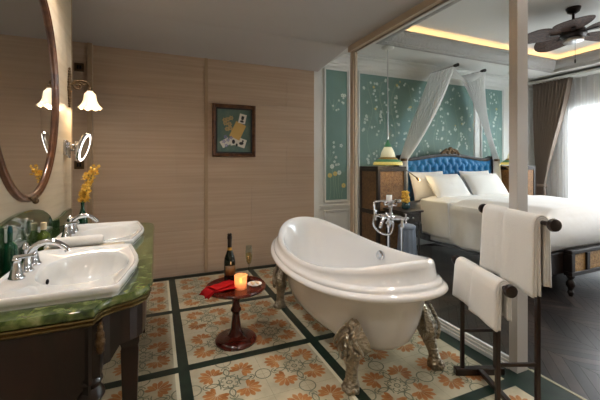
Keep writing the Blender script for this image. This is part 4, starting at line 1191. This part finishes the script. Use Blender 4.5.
# ---- pendant lamps
def pendant(loc,label):
    t=thing('pendant_lamp',label,'lamp',loc,0,'pendant lamps beside the bed')   # loc at shade top
    h=ZL-loc[2]
    MB().tube([(0,0,.10),(0,0,h)],.007,8).obj('cord',M['silver'],t)
    MB().lathe([(.06,h-.035),(.085,h-.015),(.088,h)],(0,0,0),24).obj('canopy',M['white'],t,smooth=40)
    MB().lathe([(.012,.10),(.018,.07),(.03,.05),(.042,.03),(.05,.0)],(0,0,0),24).obj('cap',M['lampg'],t,smooth=40)
    b=MB().lathe([(.05,0),(.085,-.07),(.10,-.14)],(0,0,0),36,mi=0,caps=False).lathe([(.10,-.14),(.135,-.17)],(0,0,0),36,mi=1,caps=False).lathe([(.135,-.17),(.185,-.205)],(0,0,0),36,mi=2,caps=False).lathe([(.185,-.205),(.195,-.22),(.198,-.25)],(0,0,0),36,mi=3,caps=False)
    b.obj('shade',[M['lampw'],M['gold'],M['lampg'],M['lampy']],t,smooth=30,solid=.003)
    MB().sphere((0,0,-.12),.03,12).obj('bulb',M['bulb'],t,smooth=60)
    plight('pendant_light',(loc[0],loc[1],loc[2]-.20),2.2,(1,.82,.52),.05)
    return t
pendant((2.945,3.81,1.57),'stained glass pendant lamp with pale green shade hanging left of the bed')
pendant((5.77,3.97,1.57),'stained glass pendant lamp hanging right of the bed beside the post')
# reading lights (thin arms)
def reader(x,sg,label):
    t=thing('reading_lamp',label,'lamp',(x,HWY-.004,1.27),0,'slim reading lamps at the headboard')
    MB().lathe([(.035,0),(.035,.01),(.02,.02)],(0,0,0),16,T=Matrix.Rotation(R(90),4,'X')).obj('wall_plate',M['bronze'],t,smooth=40)
    MB().tube([(0,0,0),(0,-.30,.02),(sg*.16,-.50,-.13)],.007,8).obj('arm',M['bronze'],t,smooth=40)
    MB().tube([(sg*.16,-.50,-.13),(sg*.20,-.53,-.17)],[.012,.02],12).obj('lamp_head',M['bronze'],t,smooth=40)
    MB().sphere((sg*.203,-.533,-.173),.015,10).obj('bulb',M['lampw'],t,smooth=60)
    plight('reading_light',(x+sg*.22,HWY-.56,1.14),1.5,(1,.72,.4),.03)
reader(3.385,.6,'slim bronze reading lamp at the left end of the blue headboard'); reader(5.66,.25,'slim bronze reading lamp at the right end of the blue headboard')

# ---- curtains at the window
def drape(u,v):
    z=2.86-2.84*v
    r=4.02+(3.58-4.02)*(1-.35*sstep(0,.68,v)-.65*(v/.68)) if v<.68 else 4.02-.12*sstep(.68,1,v)
    l=4.24-.05*sstep(0,.68,v) 
    y=l+(r-l)*u; amp=.045*(1-.45*sstep(.3,.68,v))
    return (6.72+amp*cos(u*11*2*pi+.4*sin(v*5)),y,z)
b=MB(); b.grid(drape,160,40); o=b.obj('curtain',M['drape'],smooth=180,solid=.004); tag(o,'brown pleated curtain tied back in the corner beside the window','curtain')
def sheer(u,v):
    y=4.10-5.0*u; z=2.86-2.84*v; return (6.865+.025*cos(u*52*2*pi+.5*sin(v*3+u*9)),y,z)
b=MB(); b.grid(sheer,520,8); o=b.obj('sheer_curtain',M['sheer'],smooth=180); tag(o,'white sheer curtain across the whole bright bedroom window','curtain')
b=MB().lathe([(.10,-.03),(.105,0),(.10,.03)],(0,0,0),20,caps=False); o=b.obj('curtain_tie',M['drape'],smooth=60,loc=(6.72,4.10,.93)); o.scale=(.85,1.05,1); tag(o,'brown fabric tieback round the gathered curtain','tieback')
struct(MB().box(6.62,6.92,YF,HWY-.01,2.865,2.9).obj('trim_%d'%tn,M['white'])); tn+=1
# ---- ceiling fan
FC=(4.58,2.42)
fan=thing('ceiling_fan','dark brown ceiling fan with leaf-shaped woven blades under the tray ceiling','ceiling fan',(FC[0],FC[1],2.87),0)
hz=ZU-2.87
MB().lathe([(.03,hz-.07),(.06,hz-.05),(.075,hz-.01),(.075,hz)],(0,0,0),28).obj('canopy',M['motor'],fan,smooth=40)
MB().tube([(0,0,.05),(0,0,hz-.05)],.014,12).obj('downrod',M['motor'],fan,smooth=40)
MB().lathe([(.03,.12),(.06,.10),(.11,.075),(.13,.04),(.13,.0),(.10,-.03),(.085,-.035)],(0,0,0),36).obj('motor_housing',M['motor'],fan,smooth=40)
MB().lathe([(.085,-.035),(.10,-.045),(.10,-.075),(.07,-.085),(.0,-.088)],(0,0,0),32).obj('switch_housing',M['silver'],fan,smooth=40)
b=MB().tube([(-.06,-.05,-.08),(-.06,-.05,-.30)],.002,6); b.lathe([(.004,-.35),(.008,-.34),(.008,-.31),(.003,-.30)],(-.06,-.05,0),10); b.obj('pull_chain',M['blackmetal'],fan)
def blade():
    b=MB(); n=26; rings=[]
    for i in range(n+1):
        t=i/n; x=.13+.47*t; wd=.195*(sin(pi*min(1,t*.95+.03))**.55)*(1-.10*t)+.004
        if t>.97: wd*=.45
        cam_=.018*sin(pi*t)
        rings.append([(x,wd*v,.012*(v*v)*.0+cam_-.03*t*t+.002*cos(v*30)) for v in [k/8-1 for k in range(17)]])
    b.loft(rings,False); 
    b.tube([(.16,0,.004),(.36,0,.022),(.58,0,-.024)],.006,6)
    return b
bm_=blade().mesh('blade',M['blade'],smooth=60)
br=MB().box(.10,.24,-.02,.02,-.012,-.002).mesh('bracket',M['motor'])
base=R(208)
for k in range(5):
    a=base+k*2*pi/5
    o=bpy.data.objects.new('blade',bm_); COL.objects.link(o); o.parent=fan; o.rotation_euler=(R(6),0,a); o.location=(0,0,.03)
    md=o.modifiers.new('s','SOLIDIFY'); md.thickness=.005
    q=bpy.data.objects.new('bracket',br); COL.objects.link(q); q.parent=o

# ---- ceiling downlights: basin pair inferred from the table shadow, the rest added fill
def down(x,y,z,e,label,size=.10,ang=150,col=(1,.98,.95)):
    t=thing('downlight',label,'ceiling light',(x,y,z),0,'recessed ceiling downlights')
    MB().lathe([(.05,-.004),(.058,-.006),(.062,-.001),(.05,-.001)],(0,0,0),28,caps=False).obj('ring',M['white'],t,smooth=40)
    MB().lathe([(.0,-.002),(.05,-.002)],(0,0,0),24).obj('lens',M['led_white'],t)
    l=bpy.data.lights.new('downlight','SPOT'); l.energy=e; l.color=col; l.shadow_soft_size=size; l.spot_size=R(ang); l.spot_blend=.8
    o=bpy.data.objects.new('downlight_beam',l); COL.objects.link(o); o.location=(x,y,z-.03); return t
down(-.3,1.55,ZC,27,'recessed downlight over the nearest basin')
down(-.3,2.65,ZC,32,'recessed downlight over the far basin')
down(-.3,.3,ZC,16,'added fill downlight near the camera over the vanity side')
down(1.4,1.85,ZC,36,'added fill downlight over the bathtub',.10,84)  # added lamp to light the tub, no known fixture
down(.9,-.6,ZC,22,'added fill downlight at the near end of the bathroom')
for (x,y,lab) in ((3.5,.55,'added fill downlight in the tray ceiling nearer the glass partition'),(5.4,.55,'added fill downlight in the tray ceiling nearer the window'),(6.65,2.6,'added fill downlight beside the window curtain'),(2.45,2.5,'added fill downlight behind the glass partition')): down(x,y,ZU if y<1 else ZL,60 if y<1 else 18,lab)  # lamps added to brighten the bedroom wall, bed and curtain

# ---- daylight
W=bpy.data.worlds.new('world'); S.world=W; W.use_nodes=True
nt=W.node_tree; bg=nt.nodes['Background']; bg.inputs[0].default_value=(.92,.96,1,1); bg.inputs[1].default_value=1.05
def area(name,loc,rot,sx,sy,e,col):
    l=bpy.data.lights.new(name,'AREA'); l.shape='RECTANGLE'; l.size=sx; l.size_y=sy; l.energy=e; l.color=col
    o=bpy.data.objects.new(name,l); COL.objects.link(o); o.location=loc; o.rotation_euler=rot; return o
area('daylight',(WX+1.9,1.6,3.1),(0,R(62),0),2.4,5.0,1150,(.93,.96,1))

S.view_settings.view_transform='Standard'; S.view_settings.look='None'; S.view_settings.gamma=1
S.view_settings.use_curve_mapping=False; S.view_settings.exposure=.78
